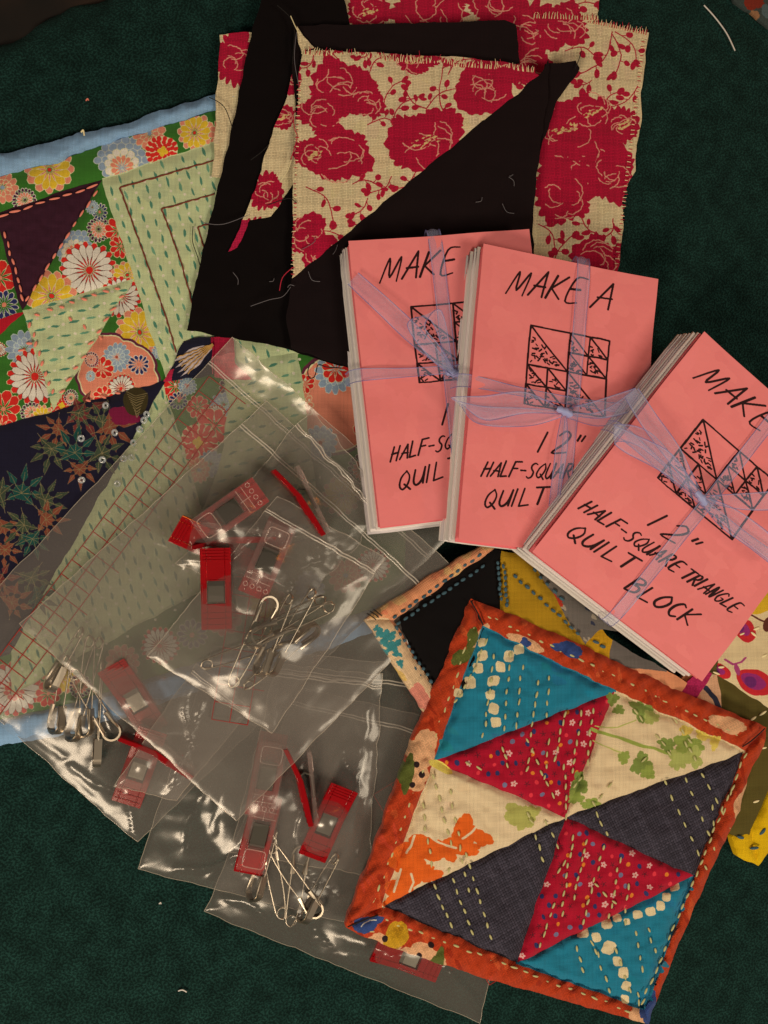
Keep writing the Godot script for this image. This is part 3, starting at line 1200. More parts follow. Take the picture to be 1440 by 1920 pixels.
func lamp(called: String, where: Vector3, size: Vector2, color: Color, energy: float) -> void:
	var l := AreaLight3D.new()
	l.name = called
	l.area_size = size
	l.light_color = color
	l.light_energy = energy
	l.area_range = 6.0
	l.shadow_enabled = true
	add_child(l)
	l.look_at_from_position(where, Vector3.ZERO, Vector3.UP)

func materials() -> void:
	weave_tile(28, 8, 0.55, 0.14, "linen")
	weave_tile(28, 8, 0.72, 0.09, "cotton")
	weave_tile(24, 8, 0.1, 0.25, "coarse")
	M.ink = Color8(38, 12, 18)
	M.pink = dye(218, 106, 102)
	var cv := cover_print()
	M.cover = plain(Color.WHITE, 0.75, 0.0, 0.35)
	M.cover.albedo_texture = cv.picture()
	M.cover.heightmap_enabled = true
	var grain := FastNoiseLite.new()
	grain.seed = 4
	grain.frequency = 0.03
	grain.fractal_octaves = 5
	M.cover.heightmap_texture = ImageTexture.create_from_image(grain.get_seamless_image(512, 860))
	M.cover.heightmap_scale = 0.005
	M.cover_shifted = M.cover.duplicate()
	M.cover_shifted.uv1_offset = Vector3(0.05, 0, 0)
	M.pink_paper = plain(dye(212, 98, 98), 0.8, 0.0, 0.3)
	M.paper = [plain(dye(196, 182, 170), 0.85, 0.0, 0.3), plain(dye(176, 164, 156), 0.85, 0.0, 0.3), plain(dye(186, 174, 160), 0.85, 0.0, 0.3)]
	# sheer ribbon: open weave with a glitter of thicker threads
	var im := Image.create(64, 256, false, Image.FORMAT_RGBA8)
	for y in 256:
		for x in 64:
			var a := 0.13 + 0.1 * rng.randf() + (0.05 if (x + y) % 4 < 2 else 0.0)
			if x < 4 or x > 59:
				a += 0.25
			var c := Color(0.70, 0.75, 0.96)
			if rng.randf() < 0.09:
				a = rng.randf_range(0.45, 0.85)
				c = Color(0.95, 0.94, 1.0)
			c.a = a
			im.set_pixel(x, y, c)
	M.ribbon = plain(Color.WHITE, 0.4, 0.0, 0.6)
	M.ribbon.albedo_texture = ImageTexture.create_from_image(im)
	M.ribbon.transparency = BaseMaterial3D.TRANSPARENCY_ALPHA
	M.ribbon.cull_mode = BaseMaterial3D.CULL_DISABLED
	M.ribbon_edge = plain(Color(0.56, 0.56, 0.82, 0.6), 0.5)
	M.ribbon_edge.transparency = BaseMaterial3D.TRANSPARENCY_ALPHA
	M.knot = plain(Color(0.62, 0.66, 0.88), 0.45)
	for k in [["milky", 0.10, 0.18], ["haze", 0.10, 0.25], ["thin", 0.085, 0.145]]:
		M["film_" + k[0]] = clear(Color(0.63, 0.61, 0.595), k[1], 0.2, 0.42)
		M["film_back_" + k[0]] = clear(Color(0.63, 0.61, 0.595), k[2], 0.24, 0.3)
	M.seam = clear(Color(0.90, 0.86, 0.8), 0.28, 0.2)
	M.track = clear(Color(0.95, 0.93, 0.9), 0.3, 0.15)
	M.template = clear(Color(0.95, 0.93, 0.9), 0.03, 0.08)
	M.grid_red = plain(dye(128, 22, 18), 0.6)
	M.red_plastic = clear(Color(0.74, 0.03, 0.09), 0.5, 0.14, 0.5)
	M.red_plastic.refraction_enabled = true
	M.red_plastic.refraction_scale = 0.05
	M.clear_plastic = clear(Color(0.92, 0.80, 0.78), 0.05, 0.06, 0.6)
	M.clear_mark = clear(Color(0.95, 0.85, 0.82), 0.2, 0.15)
	M.steel = plain(Color(0.44, 0.43, 0.40), 0.36, 1.0)
	M.pin_metal = plain(Color(0.76, 0.72, 0.66), 0.32, 1.0)
	var s := SphereMesh.new()
	s.radius = 0.5
	s.height = 1.0
	s.radial_segments = 10
	s.rings = 5
	stitch_mesh = s
	var bead := TorusMesh.new()
	bead.inner_radius = 0.0004
	bead.outer_radius = 0.0013
	bead.rings = 12
	bead.ring_segments = 8
	bead_mesh = bead
	M.glass = clear(Color(0.85, 0.9, 0.95), 0.35, 0.08, 0.8)
	M.salmon_thread = plain(dye(190, 106, 86), 0.75)
	M.sage_thread = plain(dye(150, 142, 92), 0.7)
	M.teal_thread = plain(dye(40, 66, 74), 0.7)
	M.rust_thread = plain(dye(96, 36, 22), 0.75)
	M.gold_thread = plain(dye(150, 112, 54), 0.5)
	M.black_thread = plain(Color8(14, 12, 14), 0.8)
	M.white_thread = plain(dye(180, 170, 156), 0.75)
	M.cream_thread = plain(dye(212, 180, 134), 0.8)
	M.crimson_thread = plain(dye(156, 22, 44), 0.8)
	M.grey_thread = plain(dye(90, 84, 84), 0.8)

func table() -> void:
	# brown wooden board under the velvet
	var board := MeshInstance3D.new()
	board.name = "table"
	var bm := BoxMesh.new()
	bm.size = Vector3(1.4, 0.03, 1.4)
	board.mesh = bm
	board.position = Vector3(0, -0.022, 0)
	var wood := plain(Color8(52, 32, 18), 0.7)
	var wn := FastNoiseLite.new()
	wn.seed = 9
	wn.frequency = 0.012
	var wi := wn.get_seamless_image(256, 256)
	wi.resize(1024, 128)
	wood.albedo_texture = ImageTexture.create_from_image(wi)
	wood.uv1_triplanar = true
	wood.uv1_scale = Vector3.ONE * 6.0
	board.material_override = wood
	board.set_meta("kind", "structure")
	add_child(board)
	# velvet: short nap that lies in little whorls
	var n1 := FastNoiseLite.new()
	n1.seed = 21
	n1.noise_type = FastNoiseLite.TYPE_SIMPLEX_SMOOTH
	n1.frequency = 0.075
	n1.fractal_type = FastNoiseLite.FRACTAL_FBM
	n1.fractal_octaves = 2
	n1.domain_warp_enabled = true
	n1.domain_warp_amplitude = 10.0
	n1.domain_warp_frequency = 0.04
	var pile := n1.get_seamless_image(1024, 1024)
	var n2 := FastNoiseLite.new()
	n2.seed = 22
	n2.frequency = 0.008
	n2.fractal_octaves = 5
	var tone := n2.get_seamless_image(1024, 1024)
	tone.convert(Image.FORMAT_RGB8)
	tone.adjust_bcs(1.3, 0.16, 1.0)
	pile.convert(Image.FORMAT_RGB8)
	var tips: Image = pile.duplicate()
	tips.convert(Image.FORMAT_RGBA8)
	for y in 1024:
		for x in range(0, 1024, 1):
			var c := tone.get_pixel(x, y).r * lerpf(0.62, 1.0, smoothstep(0.25, 0.78, tips.get_pixel(x, y).r))
			tone.set_pixel(x, y, Color(c, c, c))
	var m := plain(dye(48, 90, 79), 0.95, 0.0, 0.2)
	m.albedo_texture = ImageTexture.create_from_image(tone)
	m.uv1_scale = Vector3.ONE * (1.0 / 8.0)
	m.heightmap_enabled = true
	m.heightmap_texture = ImageTexture.create_from_image(pile)
	m.heightmap_scale = 0.04
	m.rim_enabled = true
	m.rim = 0.35
	m.rim_tint = 0.8
	var v := PackedVector3Array()
	var nn := PackedVector3Array()
	var uv := PackedVector2Array()
	var ix := PackedInt32Array()
	var nx := 250
	var nz := 280
	var ea := at(-40, 100)
	var eb := at(230, -30)
	var en := Vector2(eb.z - ea.z, -(eb.x - ea.x)).normalized()
	var ca := at(1180, 320)
	var cb := at(1460, 75)
	for j in nz + 1:
		for i in nx + 1:
			var x := lerpf(-0.4, 0.4, float(i) / nx)
			var z := lerpf(-0.45, 0.45, float(j) / nz)
			var p := Vector2(x, z)
			var d := (p - Vector2(ea.x, ea.z)).dot(en) * -1.0
			d += 0.006 * bump_noise.get_noise_2d(x * 3000.0, z * 3000.0)
			var y := 0.0006 * bump_noise.get_noise_2d(x * 2500.0, z * 2500.0) - 0.0003
			var c := p.distance_to(Geometry2D.get_closest_point_to_segment(p, Vector2(ca.x, ca.z), Vector2(cb.x, cb.z)))
			y -= 0.0009 * exp(-pow(c / 0.0012, 2.0))
			if d < 0.012:
				y -= 0.004 * pow(clampf((0.012 - d) / 0.012, 0.0, 1.0), 2.0)
			if d < 0.0:
				y += d * 1.2
			v.append(Vector3(x, y, z))
			uv.append(Vector2(x, z) * 100.0)
	var row := nx + 1
	for k in v.size():
		var i := k % row
		var j := k / row
		nn.append((v[mini(j + 1, nz) * row + i] - v[maxi(j - 1, 0) * row + i]).cross(v[j * row + mini(i + 1, nx)] - v[j * row + maxi(i - 1, 0)]).normalized())
	for j in nz:
		for i in nx:
			var k := j * row + i
			if v[k].y < -0.02:
				continue
			ix.append_array([k, k + 1, k + row, k + 1, k + row + 1, k + row])
	var o := MeshInstance3D.new()
	o.name = "ground"
	o.mesh = make(v, nn, uv, PackedVector2Array(), ix)
	o.material_override = m
	o.set_meta("kind", "structure")
	add_child(o)

func first_quilt() -> void:
	var cv := Canvas.new()
	cv.area(self, -40, 110, 780, 1420, 3.0, 8300.0, dye(48, 96, 32))
	# the green chrysanthemum cotton
	daisies(cv, "pink,5,352,30 ball,70,330,18 gold,93,318,42 plum,45,374,22 scale,228,300,46 pink,280,250,32 ball,304,284,30 gold,366,248,32 pink,420,250,30 grey,470,225,34 white,530,190,34")
	daisies(cv, "plum,186,430,23 navy,188,397,16 grey,172,388,14 red,222,430,26 red,226,462,22 scale,140,466,34 white,166,506,50 gold,238,516,26 gold,96,556,44 white,226,556,36 gold,262,622,42 grey,300,660,16")
	daisies(cv, "fan,218,700,74 grey,220,670,28 navy,260,684,20 red,192,690,22 plum,172,676,14 white,228,728,26 red,194,742,20 grey,168,706,10 ball,115,760,20 plum,133,745,14")
	daisies(cv, "red,0,520,34 navy,8,572,28 white,0,655,14 grey,46,655,36 white,66,706,50 red,6,765,34 plum,60,775,20 gold,80,782,22 red,0,800,26")
	cv.poly(chain("-40,612 48,584 -40,668"), dye(158, 20, 34))
	daisies(cv, "red,330,724,28 navy,334,752,18 grey,352,724,18 red,372,762,22 plum,440,720,28 grey,420,760,26 white,408,776,16 red,400,800,34 ball,372,830,36 grey,396,870,26 pink,372,882,24 gold,330,880,26")
	daisies(cv, "fan,640,760,90 red,628,690,34 grey,628,700,40 red,630,692,28 pink,560,760,30 red,700,800,40 grey,600,830,34 plum,680,880,30 gold,640,930,34 white,720,940,30 red,570,720,20")
	daisies(cv, "white,26,1292,48 red,26,1296,20 gold,110,1270,30 red,90,1300,26 plum,150,1285,22 pink,230,1240,34 white,300,1210,34 navy,360,1190,28 red,420,1160,34 gold,500,1130,34 grey,580,1100,30 pink,650,1080,34 white,700,1060,30")
	# sage cotton with dashes
	sage(cv, chain("41,582 252,522 100,768"), pt(20, -4))
	sage(cv, chain("190,334 410,264 580,216 645,645 312,714"), pt(6, 19))
	sage(cv, chain("304,714 350,860 420,1085 20,1304 20,1220"), pt(6, 19))
	sage(cv, chain("415,690 560,660 602,1002 430,1062 378,960 410,880 430,760"), pt(20, -5))
	# navy silk with maple leaves
	cv.poly(chain("-40,808 312,712 16,1228 -40,1245"), dye(22, 20, 36))
	var orange := dye(112, 58, 42)
	var green := dye(52, 62, 46)
	var teal := dye(20, 62, 56)
	var gold := dye(120, 104, 70)
	for l in [[150, 775, 60, 0.3, 3], [190, 790, 46, -0.6, 1], [205, 800, 52, 0.6, 0], [110, 805, 44, 2.6, 0], [95, 840, 48, 1.8, 1], [140, 850, 54, -1.4, 2], [190, 850, 48, 0.3, 1], [150, 878, 40, 1.5, 0], [150, 775, 30, 1.0, 1], [40, 925, 54, -1.4, 2], [85, 940, 46, -0.4, 1], [0, 930, 46, 3.4, 1], [5, 985, 50, 2.0, 0], [45, 985, 48, 2.4, 1], [85, 975, 46, 0.0, 0], [60, 1010, 40, 1.3, 2], [10, 1030, 40, 1.6, 0], [-5, 1090, 50, 0.5, 3], [60, 1080, 44, 1.2, 1], [20, 1130, 44, -0.5, 0], [70, 1120, 40, 0.4, 2]]:
		maple(cv, pt(l[0], l[1]), l[2], l[3], [orange, green, teal, dye(96, 42, 40)][l[4]], gold)
	cv.blob(pt(232, 780), 28, 16, 0.2, dye(104, 20, 50), 0.15, 4.0, 1.0)
	cv.blob(pt(255, 752), 23, 27, 0.3, dye(52, 44, 22))
	for i in 9:
		cv.stroke([pt(238 + i * 2, 734 + i * 5), pt(256, 742 + i * 5), pt(276 - i * 2, 736 + i * 5)], 1.2, gold)
	var t := thing("patchwork_quilt", "patchwork quilt with pale blue binding, green chrysanthemum cotton and dashed sage panels", "quilt", at(250, 750))
	var marks := []
	var high := func(p: Vector2) -> float:
		return 2.6 + disp(p, 1.1, 0.5) + disp(p, 3.0, 0.35, 50.0)
	var puff := func(p: Vector2, g: float) -> float:
		var h: float = high.call(p) + 0.9 * smoothstep(0.0, 16.0, g) - 0.5
		for m in marks:
			var d: float = p.distance_squared_to(m)
			if d < 400.0:
				h -= 0.45 * exp(-d / 90.0)
		return h
	var top := func(p: Vector2) -> float: return high.call(p) + 0.3
	var sal: Material = M.salmon_thread
	for e in [["-8,408 186,346", 8, 22], ["184,352 46,570", 11, 15], ["8,432 44,566", 8, 14]]:
		var q := chain(e[0])
		stitch_row(t, q[0], q[1], e[1], e[2], top, 0.8, sal, 1.5, 0.0, marks)
	for e in [["60,592 232,538", 8, 12], ["234,545 108,745", 9, 13], ["54,600 100,745", 8, 12], ["120,590 200,640", 3, 10], ["62,640 30,660", 2, 12], ["150,752 235,735", 3, 12]]:
		var q := chain(e[0])
		stitch_row(t, q[0], q[1], e[1], e[2], top, 0.95, sal, 2.0, 0.5, marks)
	var print := cloth("cotton", Color.WHITE, cv, 26.0, 12, 0.008)
	var blue := cloth("cotton", dye(114, 142, 166), null, 26.0, 12, 0.008)
	cut(t, "floral_patch", chain("-28,336 115,303 190,272 300,240 405,208 562,160 580,218 410,266 190,336 -28,406"), puff, print, cv, 8.0, 2.5)
	var purple := cloth("cotton", dye(50, 22, 34), null, 30.0, 12, 0.006, 0.5)
	cut(t, "purple_patch", chain("-12,402 190,337 41,582"), func(p, g): return puff.call(p, g) + disp(p, 4.5, 0.8) * smoothstep(0.0, 14.0, g), purple, null, 6.0, 2.5)
	cut(t, "floral_patch", chain("-28,406 -12,402 41,582 100,767 -28,805"), puff, print, cv, 8.0, 2.5)
	cut(t, "floral_patch", chain("190,337 250,523 41,582"), puff, print, cv, 7.0, 2.5)
	cut(t, "sage_patch", chain("41,582 250,523 100,767"), puff, print, cv, 6.0, 2.5)
	cut(t, "floral_patch", chain("250,523 312,713 100,767"), puff, print, cv, 7.0, 2.5)
	cut(t, "sage_patch", chain("190,336 410,266 580,218 642,642 312,713 250,523"), puff, print, cv, 8.0, 2.5)
	cut(t, "maple_leaf_patch", chain("-28,805 100,767 312,713 18,1224 -28,1238"), puff, print, cv, 9.0, 2.5)
	cut(t, "sage_patch", chain("312,713 350,860 420,1080 20,1302 18,1224"), puff, print, cv, 9.0, 2.5)
	cut(t, "floral_patch", chain("312,713 415,690 430,760 410,880 380,958 350,860"), puff, print, cv, 8.0, 2.5)
	cut(t, "sage_patch", chain("415,690 560,660 600,1000 430,1060 380,958 410,880 430,760"), puff, print, cv, 9.0, 2.5)
	cut(t, "floral_patch", chain("560,660 720,625 760,1000 600,1000"), puff, print, cv, 9.0, 2.5)
	cut(t, "floral_patch", chain("18,1302 420,1080 600,1000 760,1000 760,1120 120,1322 -28,1358 -28,1240 18,1226"), puff, print, cv, 10.0, 2.5)
	var roll := func(p: Vector2, g: float) -> float: return 1.5 + 2.2 * sqrt(clampf(g / 15.0, 0.02, 1.0)) + disp(p, 3.0, 0.9)
	cut(t, "blue_binding", chain("-28,296 60,277 150,247 215,237 300,209 405,176 560,128 562,160 405,208 300,240 190,272 115,303 -28,337"), roll, blue, null, 6.0, 3.4, 0.0, 3.0)
	cut(t, "blue_binding", chain("-28,1358 120,1322 760,1120 765,1165 150,1372 60,1388 -28,1404"), roll, blue, null, 7.0, 3.4, 0.0, 3.0)
	# rust backstitch lines on the sage panel
	var lines := ["404,300 225,352 240,395 262,455 285,520 310,590 332,668", "402,364 303,392 318,432 340,492 358,560 372,600", "398,418 371,426 384,470"]
	for l in lines:
		var q := []
		var h := []
		var c := chain(l)
		for i in c.size() - 1:
			var n := int(c[i].distance_to(c[i + 1]) / 9.0) + 1
			for j in n:
				q.append(c[i].lerp(c[i + 1], float(j) / n) + Vector2(rng.randf_range(-0.7, 0.7), rng.randf_range(-0.7, 0.7)))
				h.append(high.call(q[-1]) + 0.46 + (0.22 if q.size() % 2 else -0.1))
		thread(t, "backstitch_line", q, h, 0.3, M.rust_thread)
	# glass beads sewn to the maple leaves
	for b in chain("198,760 275,777 152,822 192,862 215,811 153,900 270,788 262,805 250,830 246,858 220,907 232,860"):
		var o := part("glass_bead", bead_mesh, M.glass, t)
		o.position = atv(b, high.call(b) + 1.1) - t.position
		o.rotation = Vector3(rng.randf_range(-0.6, 0.6), 0, rng.randf_range(-0.6, 0.6))
	# the embroidered corner where the blocks meet
	var c2 := Canvas.new()
	c2.area(self, 290, 600, 480, 730, 3.5, 9000.0, dye(24, 24, 40))
	for i in 4:
		var a := 2.36 + i * 0.12
		var d := Vector2.from_angle(a)
		c2.poly([pt(405, 642), pt(405, 642) + d * 50 + d.orthogonal() * 7, pt(405, 642) + d * 92, pt(405, 642) + d * 50 - d.orthogonal() * 7], dye(176, 160, 156))
	c2.poly(chain("300,700 325,690 322,716 300,716"), dye(170, 30, 60))
	c2.poly(chain("396,600 480,600 480,730 396,730"), dye(196, 84, 90))
	c2.poly(chain("396,600 440,600 440,662 396,668"), dye(150, 20, 48))
	var emb := cloth("linen", Color.WHITE, c2, 22.0, 12, 0.01)
	cut(t, "embroidered_patch", chain("345,640 404,630 398,703 306,716"), func(p, g): return 3.6 + 0.5 * smoothstep(0.0, 10.0, g) + disp(p, 3.0, 0.4), emb, c2, 6.0, 0.8)
	cut(t, "pink_linen_patch", chain("402,630 436,628 442,680 470,712 400,708"), func(p, g): return 4.2 + disp(p, 3.0, 0.5), emb, c2, 6.0, 0.5)
	for i in 5:
		var a := 2.3 + i * 0.12
		var q := []
		for j in 12:
			q.append(pt(404, 642) + Vector2.from_angle(a) * (6 + j * 6.5) + Vector2(0, j % 2 * 1.5))
		thread(t, "gold_stitching", q, 4.5, 0.22, M.gold_thread)

func raw_fabric() -> void:
	var cv := Canvas.new()
	cv.area(self, 390, -30, 1240, 545, 4.0, 9400.0, dye(214, 176, 134))
	for i in 400:
		cv.blob(pt(rng.randf_range(390, 1240), rng.randf_range(-30, 545)), rng.randf_range(6, 16), rng.randf_range(6, 16), 0, dye(214 + rng.randf_range(-4, 4), 176 + rng.randf_range(-4, 4), 134 + rng.randf_range(-4, 4)), 0.2, 4.0, rng.randf() * 6.0)
	for s in ["575,95 640,120", "690,140 735,105", "720,205 760,150", "735,235 790,180", "800,205 760,165", "800,205 870,165", "865,255 835,115", "690,235 740,228", "660,345 720,355", "650,340 690,300", "575,350 625,420", "690,370 660,405", "735,330 690,360", "720,400 660,420", "575,445 640,445", "590,100 560,130", "840,140 890,110", "700,90 670,110", "780,320 740,355"]:
		var q := chain(s)
		sprig(cv, q[0], q[1], 4, 8.5)
	for p in [[640, 165, 62, 56, 0.2, 1.3], [600, 210, 48, 36, 0.0, 2.2], [690, 190, 36, 34, 0.5, 0.7], [640, 290, 62, 56, 0.3, 3.4], [590, 290, 40, 38, 0.3, 5.1], [800, 265, 82, 66, -0.3, 4.2], [575, 440, 42, 46, 0.0, 1.9], [610, 480, 46, 40, 0.2, 2.8], [780, 112, 48, 26, 0.1, 3.9], [905, 165, 58, 60, 0.2, 0.4], [960, 130, 52, 36, 0.2, 5.6], [545, 150, 22, 30, 0.0, 1.1]]:
		peony(cv, pt(p[0], p[1]), p[2], p[3], p[4], p[5])
	for s in ["1150,60 1080,140", "1155,60 1195,120", "1150,65 1150,140", "1110,150 1085,160", "1195,160 1130,200", "1200,240 1150,215", "1130,210 1165,170", "1010,180 985,150", "1000,330 1020,360", "1120,440 1090,400", "1150,410 1130,450", "1040,500 1080,440", "1010,420 1040,470", "1060,25 1120,8", "1060,95 1120,110"]:
		var q := chain(s)
		sprig(cv, q[0], q[1], 4, 9.5)
	for p in [[1090, 290, 92, 84, 0.3, 2.0], [1060, 240, 64, 50, 0.0, 3.0], [1050, 370, 60, 52, 0.2, 4.0], [1150, 330, 46, 60, 0.1, 5.0], [1110, 210, 48, 30, 0.3, 1.2], [1170, 235, 28, 40, 0.0, 0.9], [985, 60, 62, 72, 0.1, 1.6], [1055, 50, 56, 38, 0.2, 2.5], [1120, 490, 60, 44, 0.0, 3.7], [1180, 480, 30, 40, 0.0, 4.4], [1000, 130, 50, 36, 0.0, 5.3], [800, 20, 80, 34, 0.0, 2.9], [690, 20, 44, 40, 0.0, 0.6], [930, 10, 60, 34, 0.0, 1.4], [440, 110, 40, 62, 0.0, 2.3], [500, 360, 34, 40, 0.2, 3.1], [470, 440, 30, 40, 0.3, 4.7], [530, 220, 24, 26, 0.0, 1.8]]:
		peony(cv, pt(p[0], p[1]), p[2], p[3], p[4], p[5])
	var toile := cloth("linen", Color.WHITE, cv, 17.0, 12, 0.014, 0.2)
	var black := cloth("cotton", Color8(14, 9, 12), null, 30.0, 12, 0.008, 0.2)
	var black_2 := cloth("cotton", Color8(27, 18, 22), null, 30.0, 12, 0.008, 0.25)
	var lie := func(mm: float, seed: float) -> Callable:
		return func(p: Vector2, g: float) -> float: return mm + disp(p, 0.8, 0.7, seed) + disp(p, 2.2, 0.4, seed)
	var g := "cut fabric pieces heaped for half-square triangles"
	# from the bottom of the heap upward
	var t := thing("fabric_piece", "frayed crimson peony toile, lowest of the heap, hanging out beside bare velvet", "fabric", at(1100, 250), g)
	cut(t, "toile_patch", chain("955,12 1040,22 1125,42 1216,62 1210,120 1202,172 1203,215 1190,292 1192,320 1176,345 1165,378 1168,420 1158,512 1060,560 940,540"), lie.call(1.2, 10.0), toile, cv, 9.0, 0.4)
	fray(t, pt(1040, 24), pt(1214, 62), 70, 16, 1.6, [M.cream_thread, M.crimson_thread])
	fray(t, pt(1208, 70), pt(1156, 500), 90, 6, 1.4, [M.cream_thread, M.crimson_thread])
	t = thing("fabric_piece", "crimson toile strip reaching past the top of the heap behind the black cloth", "fabric", at(900, 20), g)
	cut(t, "toile_patch", chain("620,-60 1128,-60 1122,18 1115,36 975,50 640,56"), lie.call(2.2, 20.0), toile, cv, 9.0, 0.4)
	fray(t, pt(1000, 30), pt(1122, 34), 45, 14, 2.4, [M.cream_thread, M.crimson_thread])
	t = thing("fabric_piece", "narrow faded crimson toile edge lying on the blue quilt binding beside the black cloth", "fabric", at(440, 180), g)
	cut(t, "toile_patch", chain("413,66 474,60 520,60 520,340 398,330 404,215"), lie.call(4.2, 30.0), toile, cv, 8.0, 0.4)
	t = thing("fabric_piece", "largest black cotton square covering the middle of the heap", "fabric", at(620, 420), g)
	cut(t, "black_patch", chain("500,-30 640,-40 660,60 1000,300 1000,480 980,700 840,715 664,694 530,650 349,618 380,470 414,330 450,170 470,60"), lie.call(5.0, 40.0), black, null, 10.0, 0.4)
	t = thing("fabric_piece", "folded crimson toile sliver peeping out on black cloth beside the cream peony triangle", "fabric", at(500, 330), g)
	cut(t, "toile_patch", chain("558,110 575,300 560,330 508,405 455,412 480,345 505,270 535,190"), lie.call(6.0, 50.0), toile, cv, 7.0, 0.5)
	cut(t, "selvage_strip", chain("455,411 468,412 446,462 429,470"), lie.call(5.8, 55.0), cloth("linen", dye(166, 26, 60), null, 17.0, 12, 0.02), null, 5.0, 0.4)
	t = thing("fabric_piece", "black cotton square with a toile corner, just under the topmost triangle square", "fabric", at(760, 100), g)
	cut(t, "black_patch", chain("556,48 740,44 945,38 966,44 972,95 976,135 1000,300 560,300 548,120"), lie.call(6.6, 60.0), black_2, null, 9.0, 0.4)
	cut(t, "toile_corner", chain("555,48 566,62 590,92 564,96 560,75"), lie.call(7.4, 61.0), toile, cv, 5.0, 0.3)
	t = thing("fabric_piece", "black cotton corner flap standing out beside the seam of the topmost triangle square", "fabric", at(1050, 200), g)
	cut(t, "black_patch", chain("1022,118 1080,114 1087,128 1074,150 1040,195 1028,240 1004,310 996,420 985,420 1010,200"), lie.call(6.8, 70.0), black_2, null, 7.0, 0.4)
	t = thing("half_square_triangle", "topmost half-square triangle, cream peony toile sewn to black cotton along the diagonal", "fabric", at(750, 320), g)
	var flat := func(p: Vector2, e: float) -> float: return 8.2 + 0.35 * smoothstep(0.0, 8.0, e) + disp(p, 0.8, 0.6, 80.0) + disp(p, 2.2, 0.25, 80.0)
	cut(t, "toile_patch", chain("566,96 640,96 720,100 810,104 900,110 985,124 1012,140 790,322 548,522 550,330 558,180"), flat, toile, cv, 7.0, 0.6)
	cut(t, "black_patch", chain("1012,140 1030,110 1026,190 1005,330 992,500 990,640 660,690 545,650 536,590 548,522 790,322"), flat, black_2, null, 9.0, 0.6)
	fray(t, pt(566, 97), pt(1005, 132), 150, 17, 8.4, [M.cream_thread, M.cream_thread, M.crimson_thread])
	fray(t, pt(560, 150), pt(548, 515), 60, 5, 8.4, [M.cream_thread, M.crimson_thread])
	# raw threads hanging out of the cut edges
	var strays := [["545,30 553,48 562,66", 9.0, "cream_thread"], ["520,10 545,34 552,60 548,120", 8.0, "black_thread"], ["556,60 552,110 560,160", 9.0, "grey_thread"], ["548,200 552,240 557,258 545,300", 9.0, "crimson_thread"], ["546,300 540,318 526,340", 9.0, "cream_thread"], ["374,408 385,418 420,420 468,402", 8.0, "grey_thread"], ["548,502 530,520 524,545", 9.0, "crimson_thread"], ["470,574 505,562 530,556 545,538", 9.5, "grey_thread"], ["500,385 540,372 556,380", 9.0, "black_thread"], ["392,182 420,200 436,240", 6.2, "black_thread"], ["1078,130 1086,110 1090,96", 8.0, "black_thread"], ["505,270 490,285 470,300", 7.5, "black_thread"]]
	for i in 11:      # lint and clipped ends on the black cloth
		var p := pt(rng.randf_range(380, 640), rng.randf_range(430, 620)) if i % 3 else pt(rng.randf_range(760, 980), rng.randf_range(300, 420))
		var d := Vector2.from_angle(rng.randf() * TAU) * rng.randf_range(4, 16)
		var bend := rng.randf_range(-0.6, 0.6)
		strays.append(["%d,%d %d,%d %d,%d" % [p.x - d.x, p.y - d.y, p.x + d.y * bend, p.y - d.x * bend, p.x + d.x * 0.8, p.y + d.y * 0.8], 9.6 if i % 3 == 0 or p.x > 540.0 else 6.3, "grey_thread"])
	for s in strays:
		thread(t, "stray_thread", chain(s[0]), s[1], 0.16 if s[2] != "grey_thread" else 0.1, M[s[2]])

func fray(parent: Node3D, a: Vector2, b: Vector2, n: int, length: float, mm: float, mats: Array) -> void:
	var out := (b - a).normalized().orthogonal()
	if out.y > 0.0 and absf(out.y) > 0.5:
		out = -out
	if absf(out.x) > 0.5:
		out = out if (out.x > 0.0) == (a.x > 800.0) else -out
	for k in mats.size():
		var st := tool()
		for i in n:
			if i % mats.size() != k:
				continue
			var p := a.lerp(b, (i + rng.randf()) / n)
			var l := length * rng.randf_range(0.3, 1.0) * (0.7 + 0.5 * fine_noise.get_noise_2d(p.x, p.y))
			if rng.randf() < 0.06:
				l *= rng.randf_range(1.4, 2.2)
			var d := out.rotated(rng.randf_range(-0.45, 0.45) + 0.4 * fine_noise.get_noise_2d(p.y * 0.7, p.x * 0.7)) * l
			tube_into(st, [atv(p - out * 4.0, mm) - parent.position, atv(p + d * 0.5 + d.orthogonal() * rng.randf_range(-0.12, 0.12), mm + 0.3) - parent.position, atv(p + d, mm + rng.randf_range(-0.1, 0.6)) - parent.position], [0.00017, 0.00014, 0.00008], 4)
		var o := part("frayed_threads", st.commit(), mats[k], parent)
		o.set_meta("kind", "stuff")

